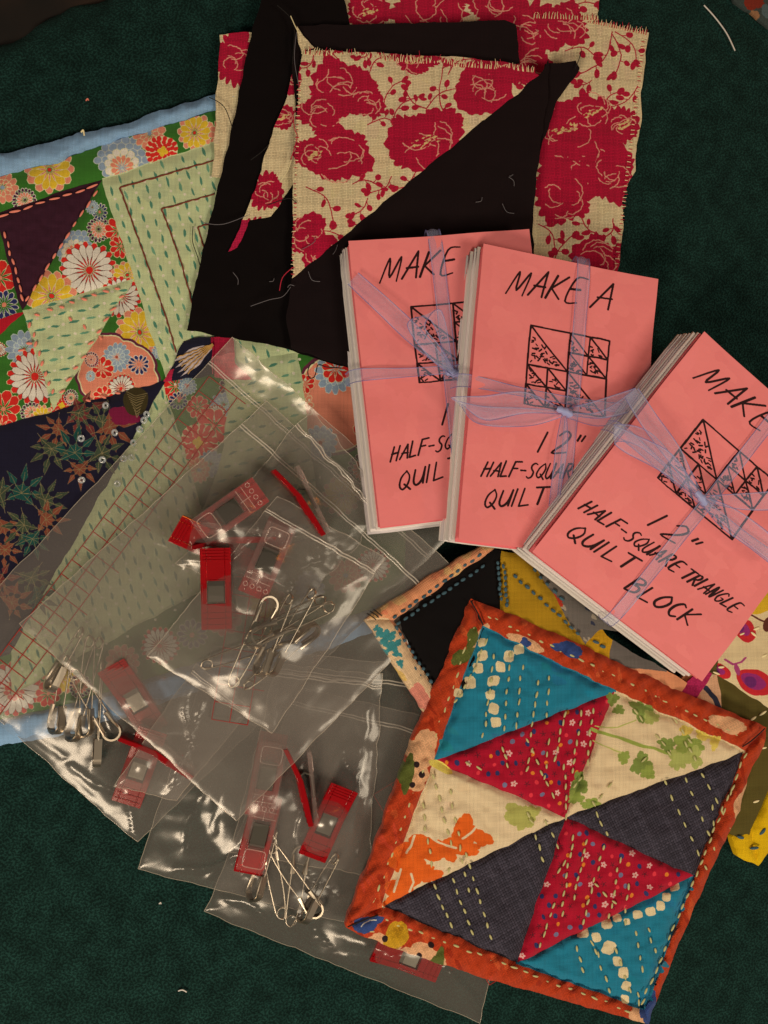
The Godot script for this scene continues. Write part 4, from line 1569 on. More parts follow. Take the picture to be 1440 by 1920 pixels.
func bags() -> void:
	var q := func(s: String) -> Array: return chain(s)
	# the lowest kit, half under the orange block
	zip_bag("flat zip bag lowest of all, crumpled bottom edge showing beside the orange block", q.call("560,1290 1010,1390 900,1918 384,1710"), [2.0, 2.0, 0.5, 0.5], 2.0, [[530, 1690, 80, 5.0], [764, 1792, 140, 10.2]], [["420,1684 470,1700 512,1740", 1.6, 5], ["512,1740 545,1755 600,1790", 1.5, 6], ["540,1745 560,1720 580,1740 620,1780", 1.2, 4], ["600,1790 690,1800 740,1796", 1.8, 7], ["660,1800 700,1780 730,1798", 1.2, 5], ["830,1815 870,1850 893,1876", 1.8, 4], ["850,1820 866,1858 890,1880", 0.8, 4]], 0.06, 11, "thin")
	ruler_sheet("quilting template with a red grid, standing out beside the orange quilt block", pt(700, 1490), pt(0.52, 0.85), 11, 2, 38.0, 3.0)
	clip("red clip dimly seen under film below the orange block's corner", pt(764, 1792), pt(1, 0.42), 0.0, 4.6)
	pin("safety pin with open head, sticking out lowest under the crumpled film", pt(528, 1712), pt(498, 1570), 3.5, 0.3)
	pin("safety pin crossing behind the lowest pin heads", pt(546, 1726), pt(566, 1590), 3.8, 0.0)
	pin("safety pin whose folded head points at the bag's bottom edge", pt(512, 1560), pt(474, 1684), 4.2, 0.9)
	pin("safety pin with bright golden head beside the orange block", pt(628, 1610), pt(566, 1724), 4.6, 1.1)
	pin("thin safety pin lying across the golden one", pt(510, 1590), pt(596, 1712), 5.2, 0.2)
	zip_bag("zip bag of red clips, bottom edge creased white, between orange block and velvet", q.call("400,1210 900,1260 770,1762 258,1630"), [4.0, 4.0, 2.5, 1.5], 1.6, [[500, 1500, 90, 10.0], [615, 1540, 70, 9.5]], [["330,1630 400,1625 440,1606", 1.8, 5], ["440,1606 530,1620 580,1634", 1.6, 5], ["390,1646 430,1618 470,1650", 0.9, 4], ["445,1612 492,1650", 0.8, 4], ["560,1625 640,1690", 1.0, 6], ["345,1590 352,1540 390,1470", 0.7, 5], ["400,1560 410,1500 430,1440", 0.6, 5], ["672,1400 668,1520 655,1600", 0.9, 5], ["615,1470 640,1405 670,1470", 0.9, 5]], 0.07, 12, "thin")
	zip_bag("small zip bag round a red clip, its mouth near the peach quilt corner", q.call("520,1244 718,1266 690,1640 430,1600"), [5.0, 5.0, 4.0, 4.0], 1.5, [[615, 1540, 55, 7.0], [490, 1500, 70, 7.0]], [["690,1330 672,1470 664,1560", 0.8, 4], ["560,1400 552,1480", 0.6, 4]], 0.05, 13, "thin", 3.0)
	clip("clip seen from its clear side, upper of two beside the small red window clip", pt(500, 1452), pt(-0.2, 0.98), PI, 7.5)
	clip("clear-sided clip with a row of ring marks at the creased bag bottom", pt(484, 1566), pt(0.24, -0.97), PI, 7.0, 0.12)
	clip("bright red clip with square metal window, standing clear beside the orange block", pt(614, 1540), pt(-0.38, 0.92), 0.0, 7.0)
	clip("dark red clip on its side between the clear clips and the window clip", pt(566, 1470), pt(0.1, 1.0), PI * 0.5, 7.0)
	# the second kit
	zip_bag("large zip bag reaching from black cloth to velvet, its mouth bright with glare", q.call("436,632 850,1000 257,1580 -130,1236"), [6.0, 5.0, 1.5, 4.0], 1.6, [[150, 1310, 110, 6.0], [252, 1310, 80, 9.0], [262, 1436, 70, 9.0]], [["440,640 600,742", 1.2, 8], ["430,650 560,730", 0.8, 5], ["132,1436 180,1470 235,1490", 1.6, 5], ["235,1490 246,1530 252,1570", 1.4, 4], ["180,1470 215,1500", 0.9, 5], ["60,1378 120,1420", 0.8, 6], ["270,1500 300,1480 330,1430", 0.9, 5], ["560,740 720,900", 0.5, 6], ["590,740 760,905", 0.5, 5], ["625,735 800,925", 0.4, 6]], 0.075, 14, "milky", 1.6, 6.5)
	ruler_sheet("quilting template with a red grid, lying across the sage strip of the quilt", pt(392, 706), pt(-0.6, 0.8), 23, 2, 33.0, 6.0)
	pin("safety pin with its head towards the blue binding, outermost of the fan", pt(150, 1187), pt(92, 1290), 6.5, 1.0)
	pin("safety pin lying upright in the middle of the fan", pt(168, 1203), pt(158, 1376), 7.0, 0.5)
	pin("safety pin whose head touches the blue binding", pt(125, 1240), pt(103, 1370), 7.2, 0.8)
	pin("safety pin slanting to the teardrop-shaped head beside the red clip", pt(140, 1264), pt(216, 1380), 8.0, 0.1)
	pin("safety pin with its flat folded head lowest of the fan", pt(192, 1248), pt(181, 1432), 6.8, 1.4)
	pin("safety pin crossing under the middle of the fan", pt(186, 1206), pt(134, 1384), 6.4, 0.7)
	clip("blurred red clip under several layers of film above the fan of pins", pt(252, 1308), pt(0.5, 0.86), 0.15, 6.5)
	clip("red clip showing its tip at the velvet, under the fan's bag", pt(262, 1436), pt(-0.35, 0.95), 0.0, 4.6)
	clip("magenta clip on edge leaning away from the red tip", pt(300, 1410), pt(0.75, 0.66), PI * 0.5, 5.6)
	zip_bag("small zip bag, its torn-looking edges folded amber, over the blurred red clips", q.call("368,1244 470,1330 330,1500 214,1474"), [11.0, 10.5, 8.5, 9.0], 1.0, [], [["352,1280 346,1340 366,1400", 0.9, 4], ["380,1310 350,1400 320,1480", 0.9, 4], ["330,1470 312,1490", 0.9, 4]], 0.05, 15, "haze")
	# the topmost kit
	zip_bag("large zip bag topmost over the sage cotton, with a crisp crinkled edge", q.call("500,752 880,1090 442,1540 37,1170"), [9.0, 9.0, 12.5, 11.5], 1.2, [[430, 980, 90, 11.0], [500, 1060, 80, 11.0], [500, 1220, 120, 2.5]], [["284,975 310,1010 345,1060", 0.9, 4], ["250,1022 284,1012 330,1030", 0.7, 4], ["364,894 410,928", 0.9, 4], ["345,880 364,894 372,870", 0.7, 4], ["340,1045 420,1062 500,1062", 0.7, 4], ["338,1108 344,1140", 0.8, 3], ["440,980 470,960", 0.6, 4]], 0.1, 16, "haze")
	ruler_sheet("quilting template with a red grid, half hidden under the heap of pins", pt(440, 1080), pt(-0.16, 1.0), 8, 2, 34.0, 12.6)
	zip_bag("small zip bag holding the bunch of red and clear clips", q.call("586,766 735,950 560,1140 330,1060"), [10.5, 10.5, 12.0, 11.5], 1.2, [[430, 980, 70, 9.0], [540, 980, 70, 9.0], [470, 1080, 90, 8.0]], [["552,1006 590,1012 602,1044", 1.2, 4], ["545,1085 535,1120 500,1128", 1.2, 4], ["470,790 520,842 528,860", 0.8, 4], ["410,1240 400,1200 440,1150 490,1136", 1.4, 5], ["440,1150 480,1190", 0.8, 5], ["600,1050 560,1070 546,1090", 0.8, 4]], 0.1, 17, "thin", 4.0)
	clip("clip seen from its clear side, slanted beside the patched red ones, highest in its bag", pt(426, 962), pt(0.82, -0.58), PI, 15.8)
	clip("red clip with metal window standing straight amid the bags", pt(405, 1104), pt(0.02, 1.0), 0.0, 15.8)
	clip("clear-sided clip in the middle of the bunch, next to the amber fold", pt(502, 1046), pt(-0.4, 0.92), PI, 16.8)
	clip("red clip on its side with a curved lever pointing at the booklets", pt(566, 940), pt(0.42, 0.9), PI * 0.5, 13.8)
	clip("red clip lying sideways under the clear-sided pair", pt(440, 1010), pt(1.0, 0.12), PI * 0.5, 12.3)
	clip("red clip whose lever points away beneath the slanted clear one", pt(400, 1022), pt(0.9, 0.5), 0.25, 12.3)
	zip_bag("small zip bag round the heap of silver pins, in the middle of the bags", q.call("520,930 722,1046 511,1376 277,1231"), [16.0, 16.5, 16.5, 17.0], 1.0, [[500, 1200, 110, 6.5]], [["640,1130 600,1210 560,1290", 0.5, 5], ["620,1110 680,1080", 0.5, 5]], 0.08, 18, "thin")
	pin("silver safety pin with its coil towards the red windowed clip", pt(388, 1246), pt(556, 1186), 17.7, 0.4)
	pin("silver safety pin standing steep through the heap's middle", pt(438, 1278), pt(508, 1124), 18.2, 0.2)
	pin("silver safety pin with the lowest coil of the heap", pt(466, 1284), pt(592, 1176), 17.4, 0.7)
	pin("silver safety pin with its broad head at the heap's edge near the clip", pt(600, 1126), pt(466, 1204), 18.8, 0.5)
	pin("silver safety pin laid lengthwise, coil near the bag's zip", pt(584, 1114), pt(504, 1260), 19.2, 0.9)
	pin("silver safety pin topmost of the heap, lying flat across", pt(616, 1138), pt(478, 1196), 19.8, 0.1)
	pin("silver safety pin hanging down to a folded head at the heap's foot", pt(542, 1124), pt(486, 1262), 18.4, 1.0)

func second_quilts() -> void:
	var cv := Canvas.new()
	cv.area(self, 660, 1000, 1560, 1660, 12.0, 7000.0, dye(206, 128, 88))
	# peach binding with faint flowers
	for i in 60:
		cv.blob(pt(rng.randf_range(660, 1000), rng.randf_range(1000, 1360)), rng.randf_range(8, 20), rng.randf_range(5, 12), rng.randf() * 3.0, [dye(214, 138, 96), dye(206, 150, 96), dye(200, 116, 80)][i % 3], 0.2, 5.0, rng.randf() * 5.0)
	cv.poly(chain("680,1160 730,1160 860,1360 780,1380"), dye(206, 164, 124))
	for p in [[725, 1195, 15], [738, 1210, 13], [712, 1188, 9], [722, 1222, 10], [745, 1226, 8], [706, 1180, 6], [752, 1245, 7]]:
		cv.blob(pt(p[0], p[1]), p[2], p[2] * 0.7, p[0] * 1.0, dye(54, 118, 118), 0.4, 6.0, p[1] * 1.0)
	cv.blob(pt(745, 1265), 18, 9, 0.5, dye(214, 160, 90), 0.2, 5.0, 1.0)
	cv.blob(pt(790, 1310), 30, 16, 0.9, dye(190, 116, 96), 0.2, 5.0, 1.0)
	# dark shibori and cream leaf prints
	cv.poly(chain("1000,1060 1250,1060 1250,1260 1060,1240"), dye(92, 84, 76))
	for i in 40:
		var p := pt(rng.randf_range(1010, 1130), rng.randf_range(1110, 1260))
		cv.blob(p, rng.randf_range(3, 10), rng.randf_range(2, 4), 0.8, dye(44, 46, 60) if i % 2 else dye(140, 124, 104), 0.2, 4.0, 1.0)
	cv.blob(pt(1040, 1130), 14, 12, 0.3, dye(150, 46, 30), 0.3, 6.0, 1.0)
	cv.poly(chain("1330,1040 1560,1040 1560,1400 1440,1330 1330,1290"), dye(206, 174, 130))
	cv.blob(pt(1425, 1115), 34, 40, 0.9, dye(190, 150, 30))
	cv.blob(pt(1440, 1085), 20, 9, 0.2, dye(86, 34, 26))
	cv.blob(pt(1405, 1108), 24, 11, 0.5, dye(86, 34, 26))
	for p in [[1396, 1180, 26, 20, 0.9], [1416, 1280, 36, 22, 0.45], [1352, 1258, 22, 13, 0.6], [1470, 1210, 30, 22, 0.5], [1490, 1310, 32, 22, 0.2]]:
		cv.blob(pt(p[0], p[1]), p[2], p[3], p[4], dye(176, 34, 40))
		cv.blob(pt(p[0] - 3, p[1] - 2), p[2] * 0.65, p[3] * 0.55, p[4], dye(134, 38, 96))
		cv.blob(pt(p[0] - 8, p[1] - 1), p[2] * 0.3, p[3] * 0.4, p[4], dye(96, 34, 90))
	cv.stroke(chain("1360,1236 1376,1246 1392,1240 1398,1232"), 4.0, dye(150, 56, 100))
	cv.blob(pt(1384, 1256), 5, 13, -0.3, dye(150, 56, 100))
	cv.stroke(chain("1406,1150 1424,1160 1440,1170"), 3.0, dye(84, 40, 30))
	cv.blob(pt(1440, 1172), 9, 14, 0.3, dye(84, 40, 30))
	cv.poly(chain("1310,1290 1345,1260 1360,1330 1320,1340"), dye(196, 150, 112))
	cv.stroke(chain("1322,1290 1340,1310 1352,1335"), 9.0, dye(44, 46, 60))
	cv.blob(pt(1335, 1240), 10, 14, 0.3, dye(64, 104, 116))
	var print := cloth("cotton", Color.WHITE, cv, 24.0, 12, 0.009)
	var coarse := cloth("linen", Color.WHITE, cv, 15.0, 12, 0.016)
	var t := thing("patchwork_quilt", "small quilt block with peach binding, black velvet and mustard patches, under the tied booklets", "quilt", at(900, 1160))
	var marks := []
	var high := func(p: Vector2) -> float: return 11.2 + disp(p, 1.1, 0.5, 9.0) + disp(p, 3.0, 0.3, 19.0)
	var puff := func(p: Vector2, g: float) -> float:
		var h: float = high.call(p) + 0.8 * smoothstep(0.0, 14.0, g) - 0.5
		for m in marks:
			var d: float = p.distance_squared_to(m)
			if d < 300.0:
				h -= 0.4 * exp(-d / 70.0)
		return h
	var top := func(p: Vector2) -> float: return high.call(p) + 0.5
	var teal: Material = M.teal_thread
	for e in [["905,1036 735,1160", 13, 10], ["912,1058 742,1172", 14, 10], ["740,1172 812,1282", 10, 9], ["932,1050 940,1128", 8, 9], ["944,1058 952,1140", 8, 9], ["960,1075 1090,1192", 11, 11], ["995,1060 1060,1130", 5, 11], ["772,1245 800,1290", 3, 12], ["1110,1200 1138,1215", 2, 14]]:
		var q := chain(e[0])
		stitch_row(t, q[0], q[1], e[1], e[2], top, 1.25, teal, 1.5, 0.0, marks)
	cut(t, "black_velvet_patch", chain("738,1160 925,1028 940,1034 936,1150 890,1300 815,1290"), puff, cloth("cotton", Color8(17, 15, 18), null, 30.0, 12, 0.008, 0.4), null, 7.0, 2.5)
	cut(t, "mustard_patch", chain("940,1034 990,1040 1096,1210 1060,1260 936,1150"), puff, cloth("cotton", dye(150, 112, 22), null, 24.0, 12, 0.009), null, 7.0, 2.5)
	cut(t, "shibori_patch", chain("990,1040 1250,1000 1270,1200 1130,1180 1096,1210"), puff, print, cv, 8.0, 2.5)
	cut(t, "mustard_strip", chain("1096,1210 1120,1172 1148,1200 1142,1240 1088,1232"), puff, cloth("cotton", dye(170, 124, 22), null, 24.0, 12, 0.009), null, 6.0, 2.5)
	cut(t, "shibori_patch", chain("1142,1240 1148,1200 1290,1280 1260,1330"), puff, print, cv, 8.0, 2.5)
	var roll := func(p: Vector2, g: float) -> float: return 10.4 + 1.9 * sqrt(clampf(g / 13.0, 0.02, 1.0)) + disp(p, 3.0, 0.6, 7.0)
	cut(t, "peach_binding", chain("685,1164 700,1148 800,1085 905,1022 926,1028 830,1098 738,1162"), roll, coarse, cv, 5.0, 3.4, 0.6)
	cut(t, "peach_binding", chain("685,1164 738,1162 800,1268 830,1320 800,1345 740,1250"), roll, coarse, cv, 5.0, 3.4, 0.6)
	for l in ["688,1150 698,1156 705,1162", "694,1146 704,1152 710,1158", "700,1142 708,1148 716,1155"]:
		thread(t, "corner_stitch", chain(l), 12.4, 0.22, M.black_thread)
	t = thing("patchwork_quilt", "quilt block with yellow binding, olive cotton and red leaf print, behind the orange block", "quilt", at(1400, 1330))
	var high2 := func(p: Vector2) -> float: return 7.2 + disp(p, 1.1, 0.5, 29.0) + disp(p, 3.0, 0.3, 39.0)
	var puff2 := func(p: Vector2, g: float) -> float: return high2.call(p) + 0.8 * smoothstep(0.0, 14.0, g) - 0.5
	var olive := cloth("cotton", dye(78, 68, 30), null, 26.0, 12, 0.008)
	cut(t, "leaf_print_patch", chain("1380,1060 1560,1040 1560,1380 1440,1326 1344,1266 1352,1200"), puff2, print, cv, 8.0, 2.5)
	cut(t, "olive_patch", chain("1300,1240 1380,1060 1352,1200 1344,1266 1330,1262"), puff2, olive, null, 7.0, 2.5)
	cut(t, "olive_patch", chain("1344,1266 1440,1326 1560,1380 1470,1400 1355,1336"), puff2, olive, null, 7.0, 2.5)
	cut(t, "shibori_patch", chain("1300,1240 1330,1262 1344,1266 1355,1336 1240,1330"), puff2, print, cv, 7.0, 2.5)
	cut(t, "olive_patch", chain("1355,1336 1470,1400 1446,1470 1400,1575 1360,1560"), puff2, olive, null, 7.0, 2.5)
	cut(t, "magenta_strip", chain("1322,1252 1336,1262 1304,1312 1262,1300"), func(p, g): return 8.6 + disp(p, 2.0, 0.3), cloth("linen", dye(158, 34, 76), null, 17.0, 12, 0.014), null, 5.0, 0.6)
	var roll2 := func(p: Vector2, g: float) -> float: return 5.4 + 1.8 * sqrt(clampf(g / 14.0, 0.02, 1.0)) + disp(p, 3.0, 0.6, 17.0)
	var yellow := cloth("cotton", dye(206, 156, 14), null, 24.0, 12, 0.01)
	cut(t, "yellow_binding", chain("1470,1420 1560,1400 1500,1530 1421,1624 1408,1556 1440,1495"), roll2, yellow, null, 6.0, 3.4)
	cut(t, "yellow_binding", chain("1396,1545 1408,1556 1421,1624 1385,1604 1372,1570"), roll2, yellow, null, 6.0, 3.4)
	var top2 := func(p: Vector2) -> float: return high2.call(p) + 0.35
	for e in [["1424,1566 1436,1552", 1, 18], ["1404,1592 1424,1588", 1, 18], ["1380,1568 1398,1572", 1, 14]]:
		var q := chain(e[0])
		stitch_row(t, q[0], q[1], e[1], e[2], top2, 1.4, teal, 0.5)
	for e in [["1378,1166 1388,1172", 1, 14], ["1414,1180 1422,1178", 1, 13], ["1388,1190 1394,1187", 1, 13], ["1408,1186 1418,1192", 1, 13], ["1345,1252 1360,1250", 1, 14], ["1336,1258 1350,1266", 1, 13], ["1426,1232 1440,1226", 1, 13], ["1402,1352 1440,1332", 2, 17], ["1412,1505 1424,1500", 1, 14], ["1426,1404 1440,1400", 1, 13]]:
		var q := chain(e[0])
		stitch_row(t, q[0], q[1], e[1], e[2], top2, 0.9, M.cream_thread, 0.5)

func orange_quilt() -> void:
	var cv := Canvas.new()
	cv.area(self, 620, 1090, 1470, 1960, 14.0, 8200.0, dye(162, 52, 22))
	# orange binding print
	for i in 520:
		cv.blob(pt(rng.randf_range(620, 1470), rng.randf_range(1090, 1960)), rng.randf_range(5, 20), rng.randf_range(2, 6), rng.randf_range(0.9, 1.5), [dye(182, 72, 34), dye(140, 38, 14), dye(170, 56, 32)][i % 3], 0.2, 5.0, rng.randf() * 6.0)
	var flesh := dye(206, 146, 104)
	var blue := dye(44, 62, 108)
	var leaf := dye(78, 84, 34)
	for b in [[792, 1405, 26, 36, 0.3], [775, 1455, 28, 26, 0.1], [905, 1195, 14, 24, 0.6], [985, 1208, 36, 14, 0.4], [720, 1775, 30, 22, 0.4], [795, 1800, 46, 26, 0.4], [1365, 1358, 36, 14, 0.3], [1402, 1500, 20, 40, 0.4], [1205, 1895, 24, 26, 0.3]]:
		cv.blob(pt(b[0], b[1]), b[2], b[3], b[4], flesh, 0.16, 5.0, b[0] * 1.0)
	for b in [[870, 1230, 26, 12, -0.5], [885, 1195, 10, 22, 0.2], [762, 1450, 12, 36, 0.2], [820, 1808, 12, 30, 0.2]]:
		cv.blob(pt(b[0], b[1]), b[2], b[3], b[4], leaf, 0.2, 4.0, b[1] * 1.0)
	for b in [[1065, 1218, 28, 13, 0.3], [688, 1733, 28, 14, -0.3], [1216, 1890, 13, 30, 0.2], [985, 1205, 10, 8, 0.0]]:
		cv.blob(pt(b[0], b[1]), b[2], b[3], b[4], blue, 0.2, 4.0, b[1] * 1.0)
	cv.stroke(chain("676,1738 684,1730 694,1726 706,1724"), 2.0, dye(190, 180, 160))
	cv.blob(pt(742, 1755), 20, 30, 0.5, dye(176, 130, 24), 0.15, 4.0, 1.0)
	for b in chain("780,1434 790,1452 772,1470 722,1760 808,1772 786,1792"):
		cv.blob(b, 6, 6, 0, dye(34, 20, 22))
	# pinwheel patches
	var teal_a := chain("906,1178 1152,1297 816,1428")
	var teal_b := chain("1300,1643 970,1806 1208,1890")
	var tl := dye(26, 104, 124)
	cv.poly(chain("1060,1532 970,1806 718,1698"), dye(40, 36, 42))
	cv.poly(chain("1060,1532 1396,1410 1300,1643"), dye(40, 36, 42))
	var red_a := chain("816,1428 1152,1297 1060,1532")
	var red_b := chain("1060,1532 1300,1643 970,1806")
	var cg := chain("1152,1297 1396,1410 1060,1532")
	var co := chain("816,1428 1060,1532 718,1698")
	cv.poly(grown(cg), dye(202, 172, 132))
	cv.poly(grown(co), dye(203, 173, 134))
	cv.poly(grown(red_a), dye(150, 12, 36))
	cv.poly(grown(red_b), dye(150, 12, 36))
	cv.poly(grown(teal_a), tl)
	cv.poly(grown(teal_b), tl)
	for i in 60:
		var p := pt(rng.randf_range(830, 1130), rng.randf_range(1190, 1410)) if i % 2 else pt(rng.randf_range(990, 1290), rng.randf_range(1660, 1880))
		if Geometry2D.is_point_in_polygon(p, PackedVector2Array(teal_a)) or Geometry2D.is_point_in_polygon(p, PackedVector2Array(teal_b)):
			cv.blob(p, rng.randf_range(8, 20), rng.randf_range(4, 9), 0.5, dye(26 + rng.randf_range(-4, 4), 104 + rng.randf_range(-6, 6), 124 + rng.randf_range(-6, 6)), 0.2, 4.0, 1.0)
	var cream := dye(206, 176, 134)
	for s in ["903,1205,8 903,1229,9 897,1252,10 955,1230,10 973,1218,9 938,1250,10 926,1277,10 880,1280,11 920,1304,9 925,1329,10 930,1353,10 860,1300,8", "1265,1665,8 1250,1681,8 1238,1697,9 1219,1709,9 1196,1715,9 1158,1721,8 1176,1728,6 1138,1730,10 1118,1756,9 1092,1748,11 1142,1777,13 1158,1803,8 1168,1824,11 1176,1849,9 1171,1872,8"]:
		for w in s.split(" "):
			var c: PackedStringArray = w.split(",")
			var p := Vector2(float(c[0]), float(c[1]))
			var r := float(c[2]) * 1.15
			var a := rng.randf_range(0.5, 1.1)
			var q := []
			for k in 4:
				for e in [-0.24, 0.24]:
					q.append(p + Vector2.from_angle(a + k * PI * 0.5 + e) * r * rng.randf_range(0.92, 1.08))
			cv.poly(q, cream)
	for rp in [red_a, red_b]:
		cv.poly(rp, dye(150, 12, 36))
		var pp := PackedVector2Array(rp)
		var kinds := 0
		for y in range(1280, 1820, 19):
			for x in range(810, 1310, 21):
				var p := pt(x + (8 if (y / 19) % 2 else 0), y) + Vector2(rng.randf_range(-4, 4), rng.randf_range(-3, 3))
				if not Geometry2D.is_point_in_polygon(p, pp) or edge_gap(p, pp) < 4.0:
					continue
				kinds += 1
				match (kinds * 7 + int(rng.randf() * 2.0)) % 9:
					0:
						for k in 5:
							cv.blob(p + Vector2.from_angle(k * TAU / 5) * 3.6, 2.6, 2.0, k * TAU / 5, dye(206, 150, 140))
						cv.blob(p, 1.4, 1.4, 0, dye(170, 60, 40))
					1, 2:
						cv.blob(p, 4.0, 5.2, -0.3, dye(42, 44, 84))
					3:
						cv.blob(p, 4.2, 5.0, 0.5, dye(100, 96, 120))
					4:
						cv.blob(p, 3.6, 4.2, 0.4, dye(206, 110, 34))
					5:
						cv.blob(p, 3.6, 4.0, 0.2, dye(200, 46, 56))
					_:
						for k in 5:
							var d := Vector2.from_angle(k * 1.2 + p.x) * 5.5
							cv.stroke([p, p + d], 1.3, dye(84, 22, 32))
	cv.poly(cg, dye(202, 172, 132))
	cv.poly(co, dye(203, 173, 134))
	for pq in [cg, co]:
		var pp := PackedVector2Array(pq)
		for i in 80:
			var p := pt(rng.randf_range(720, 1390), rng.randf_range(1300, 1690))
			if Geometry2D.is_point_in_polygon(p, pp) and edge_gap(p, pp) > 12.0:
				cv.blob(p, rng.randf_range(8, 18), rng.randf_range(6, 12), rng.randf() * 3.0, dye(202 + rng.randf_range(-4, 4), 172 + rng.randf_range(-4, 4), 133 + rng.randf_range(-4, 4)), 0.2, 4.0, 1.0)
	var fern := dye(132, 142, 62)
	cv.stroke(chain("1112,1368 1160,1382 1205,1398 1262,1414"), 6.0, fern)
	cv.stroke(chain("1118,1362 1160,1362 1192,1352"), 2.4, dye(160, 160, 84))
	cv.stroke(chain("1112,1388 1150,1408 1170,1412"), 2.4, dye(160, 160, 84))
	for b in [[1205, 1335, 24, 16, 0.6], [1222, 1345, 14, 12, 0.2], [1290, 1400, 26, 22, 0.3], [1270, 1425, 20, 16, 0.9], [1300, 1420, 16, 18, 0.1], [1250, 1395, 14, 12, 0.3], [1202, 1432, 16, 20, 0.3], [1215, 1448, 13, 12, 0.2], [1170, 1420, 10, 12, 0.4], [1148, 1310, 12, 10, 0.3], [1160, 1330, 10, 8, 0.0], [1085, 1470, 14, 20, 0.2], [1080, 1495, 14, 12, 0.2], [1110, 1508, 18, 10, 0.1]]:
		cv.blob(pt(b[0], b[1]), b[2], b[3], b[4], [dye(126, 136, 60), dye(148, 150, 78), dye(110, 122, 56)][int(b[0]) % 3], 0.3, 7.0, b[1] * 1.0)
	for b in [[1318, 1378, 14, 8, 0.4], [1340, 1392, 8, 14, 0.1], [1285, 1370, 12, 8, 0.2]]:
		cv.blob(pt(b[0], b[1]), b[2], b[3], b[4], dye(206, 172, 78), 0.3, 5.0, b[1] * 1.0)
	var or_c := dye(206, 84, 24)
	for b in [[790, 1590, 36, 22, 0.2], [762, 1612, 34, 24, 0.0], [838, 1592, 26, 20, 0.3], [872, 1560, 22, 28, 0.1], [905, 1572, 18, 14, 0.4], [780, 1640, 34, 18, -0.3], [752, 1660, 30, 20, -0.4], [806, 1640, 22, 14, 0.1], [740, 1690, 20, 12, -0.3], [870, 1592, 30, 12, 0.0]]:
		if true:
			cv.blob(pt(b[0], b[1]), b[2], b[3], b[4], or_c, 0.2, 5.0, b[1] * 1.0)
	for l in ["795,1560 812,1574 838,1586 856,1590", "762,1600 772,1584 778,1566", "770,1640 776,1655 768,1672", "740,1672 744,1650 752,1630", "868,1574 884,1560 892,1550"]:
		cv.stroke(chain(l), 4.2, dye(204, 176, 140))
	for b in [[968, 1528, 24, 18, 0.3], [985, 1536, 16, 20, 0.2], [1000, 1520, 12, 10, 0.0]]:
		cv.blob(pt(b[0], b[1]), b[2], b[3], b[4], dye(156, 152, 78), 0.25, 5.0, b[1] * 1.0)
	cv.blob(pt(826, 1438), 24, 8, 0.4, dye(206, 176, 80))
	var t := thing("patchwork_quilt", "orange bound quilt block with a pinwheel of teal, red, cream and charcoal triangles", "quilt", at(1050, 1530))
	var marks := []
	var high := func(p: Vector2) -> float:
		return 12.6 + disp(p, 1.1, 0.8, 59.0) + disp(p, 3.2, 0.8, 69.0)
	var puff := func(p: Vector2, g: float) -> float:
		var h: float = high.call(p) + 1.7 * smoothstep(0.0, 11.0, g) - 1.3
		for m in marks:
			var d: float = p.distance_squared_to(m)
			if d < 300.0:
				h -= 0.8 * exp(-d / 60.0)
		return h
	var top := func(p: Vector2) -> float: return high.call(p) + 0.3
	var th: Material = M.sage_thread
	# quilting rows run along the triangles
	for e in ["915,1195 868,1295,6", "868,1300 850,1318,2", "928,1222 905,1390,8", "958,1215 945,1378,7", "980,1240 968,1372,6", "1010,1272 995,1388,6", "1030,1262 1022,1352,4", "1060,1330 1040,1430,6", "1092,1330 1072,1452,7", "1112,1325 1100,1440,6", "1000,1400 985,1450,3", "985,1380 1040,1500,6", "940,1400 955,1440,3", "1058,1430 1062,1540,6", "1030,1380 1020,1470,4", "870,1425 905,1445,2"]:
		row_of(t, e, 12.5, top, th, marks)
	for e in ["1190,1330 1205,1352,2", "1225,1372 1260,1420,3", "1262,1342 1300,1400,3", "1282,1388 1306,1428,3", "1215,1420 1200,1432,1", "1150,1460 1120,1505,2", "1232,1300 1245,1320,1", "1110,1500 1140,1570,4", "1240,1455 1330,1640,7", "1280,1450 1345,1600,6", "1312,1440 1372,1560,5", "1335,1500 1340,1560,2", "1375,1470 1350,1540,2", "1090,1455 1075,1480,2"]:
		row_of(t, e, 12.5, top, th, marks)
	for e in ["808,1445 850,1590,7", "842,1470 880,1680,8", "790,1500 810,1630,6", "872,1590 925,1770,8", "842,1620 838,1640,1", "812,1655 850,1745,5", "845,1640 890,1760,6", "1020,1530 1050,1600,3", "1000,1560 1020,1620,3", "985,1520 1002,1545,2"]:
		row_of(t, e, 12.5, top, th, marks)
	for e in ["1075,1560 1052,1720,9", "1100,1570 1075,1690,7", "1135,1580 1090,1740,8", "1165,1600 1140,1730,6", "1110,1650 1160,1700,3", "1062,1610 1045,1640,2", "1040,1690 1010,1780,5", "1180,1650 1170,1740,4"]:
		row_of(t, e, 12.5, top, th, marks)
	for e in ["1080,1770 1095,1830,3", "1118,1780 1145,1870,4", "1150,1770 1185,1870,4", "1190,1740 1205,1830,4", "1212,1735 1232,1790,3", "1105,1760 1120,1790,2", "1195,1860 1200,1885,2"]:
		row_of(t, e, 12.5, top, th, marks)
	var hem := func(p: Vector2) -> float:
		return 13.05 + disp(p, 3.0, 0.8, 77.0) + 0.45 * sin(p.x * 0.16 + p.y * 0.14 + 3.0 * bump_noise.get_noise_2d(p.x, p.y))
	for e in ["905,1150 1395,1385,25", "1402,1405 1200,1890,24", "1190,1900 715,1722,22", "692,1745 702,1745,1", "700,1700 892,1165,24"]:
		row_of(t, e, 14.0, hem, th, marks)
	var print := cloth("cotton", Color.WHITE, cv, 26.0, 12, 0.008)
	var twill := cloth("linen", Color.WHITE, cv, 19.0, 12, 0.013)
	var char := cloth("coarse", dye(60, 55, 63), null, 11.0, 24, 0.03, 0.15)
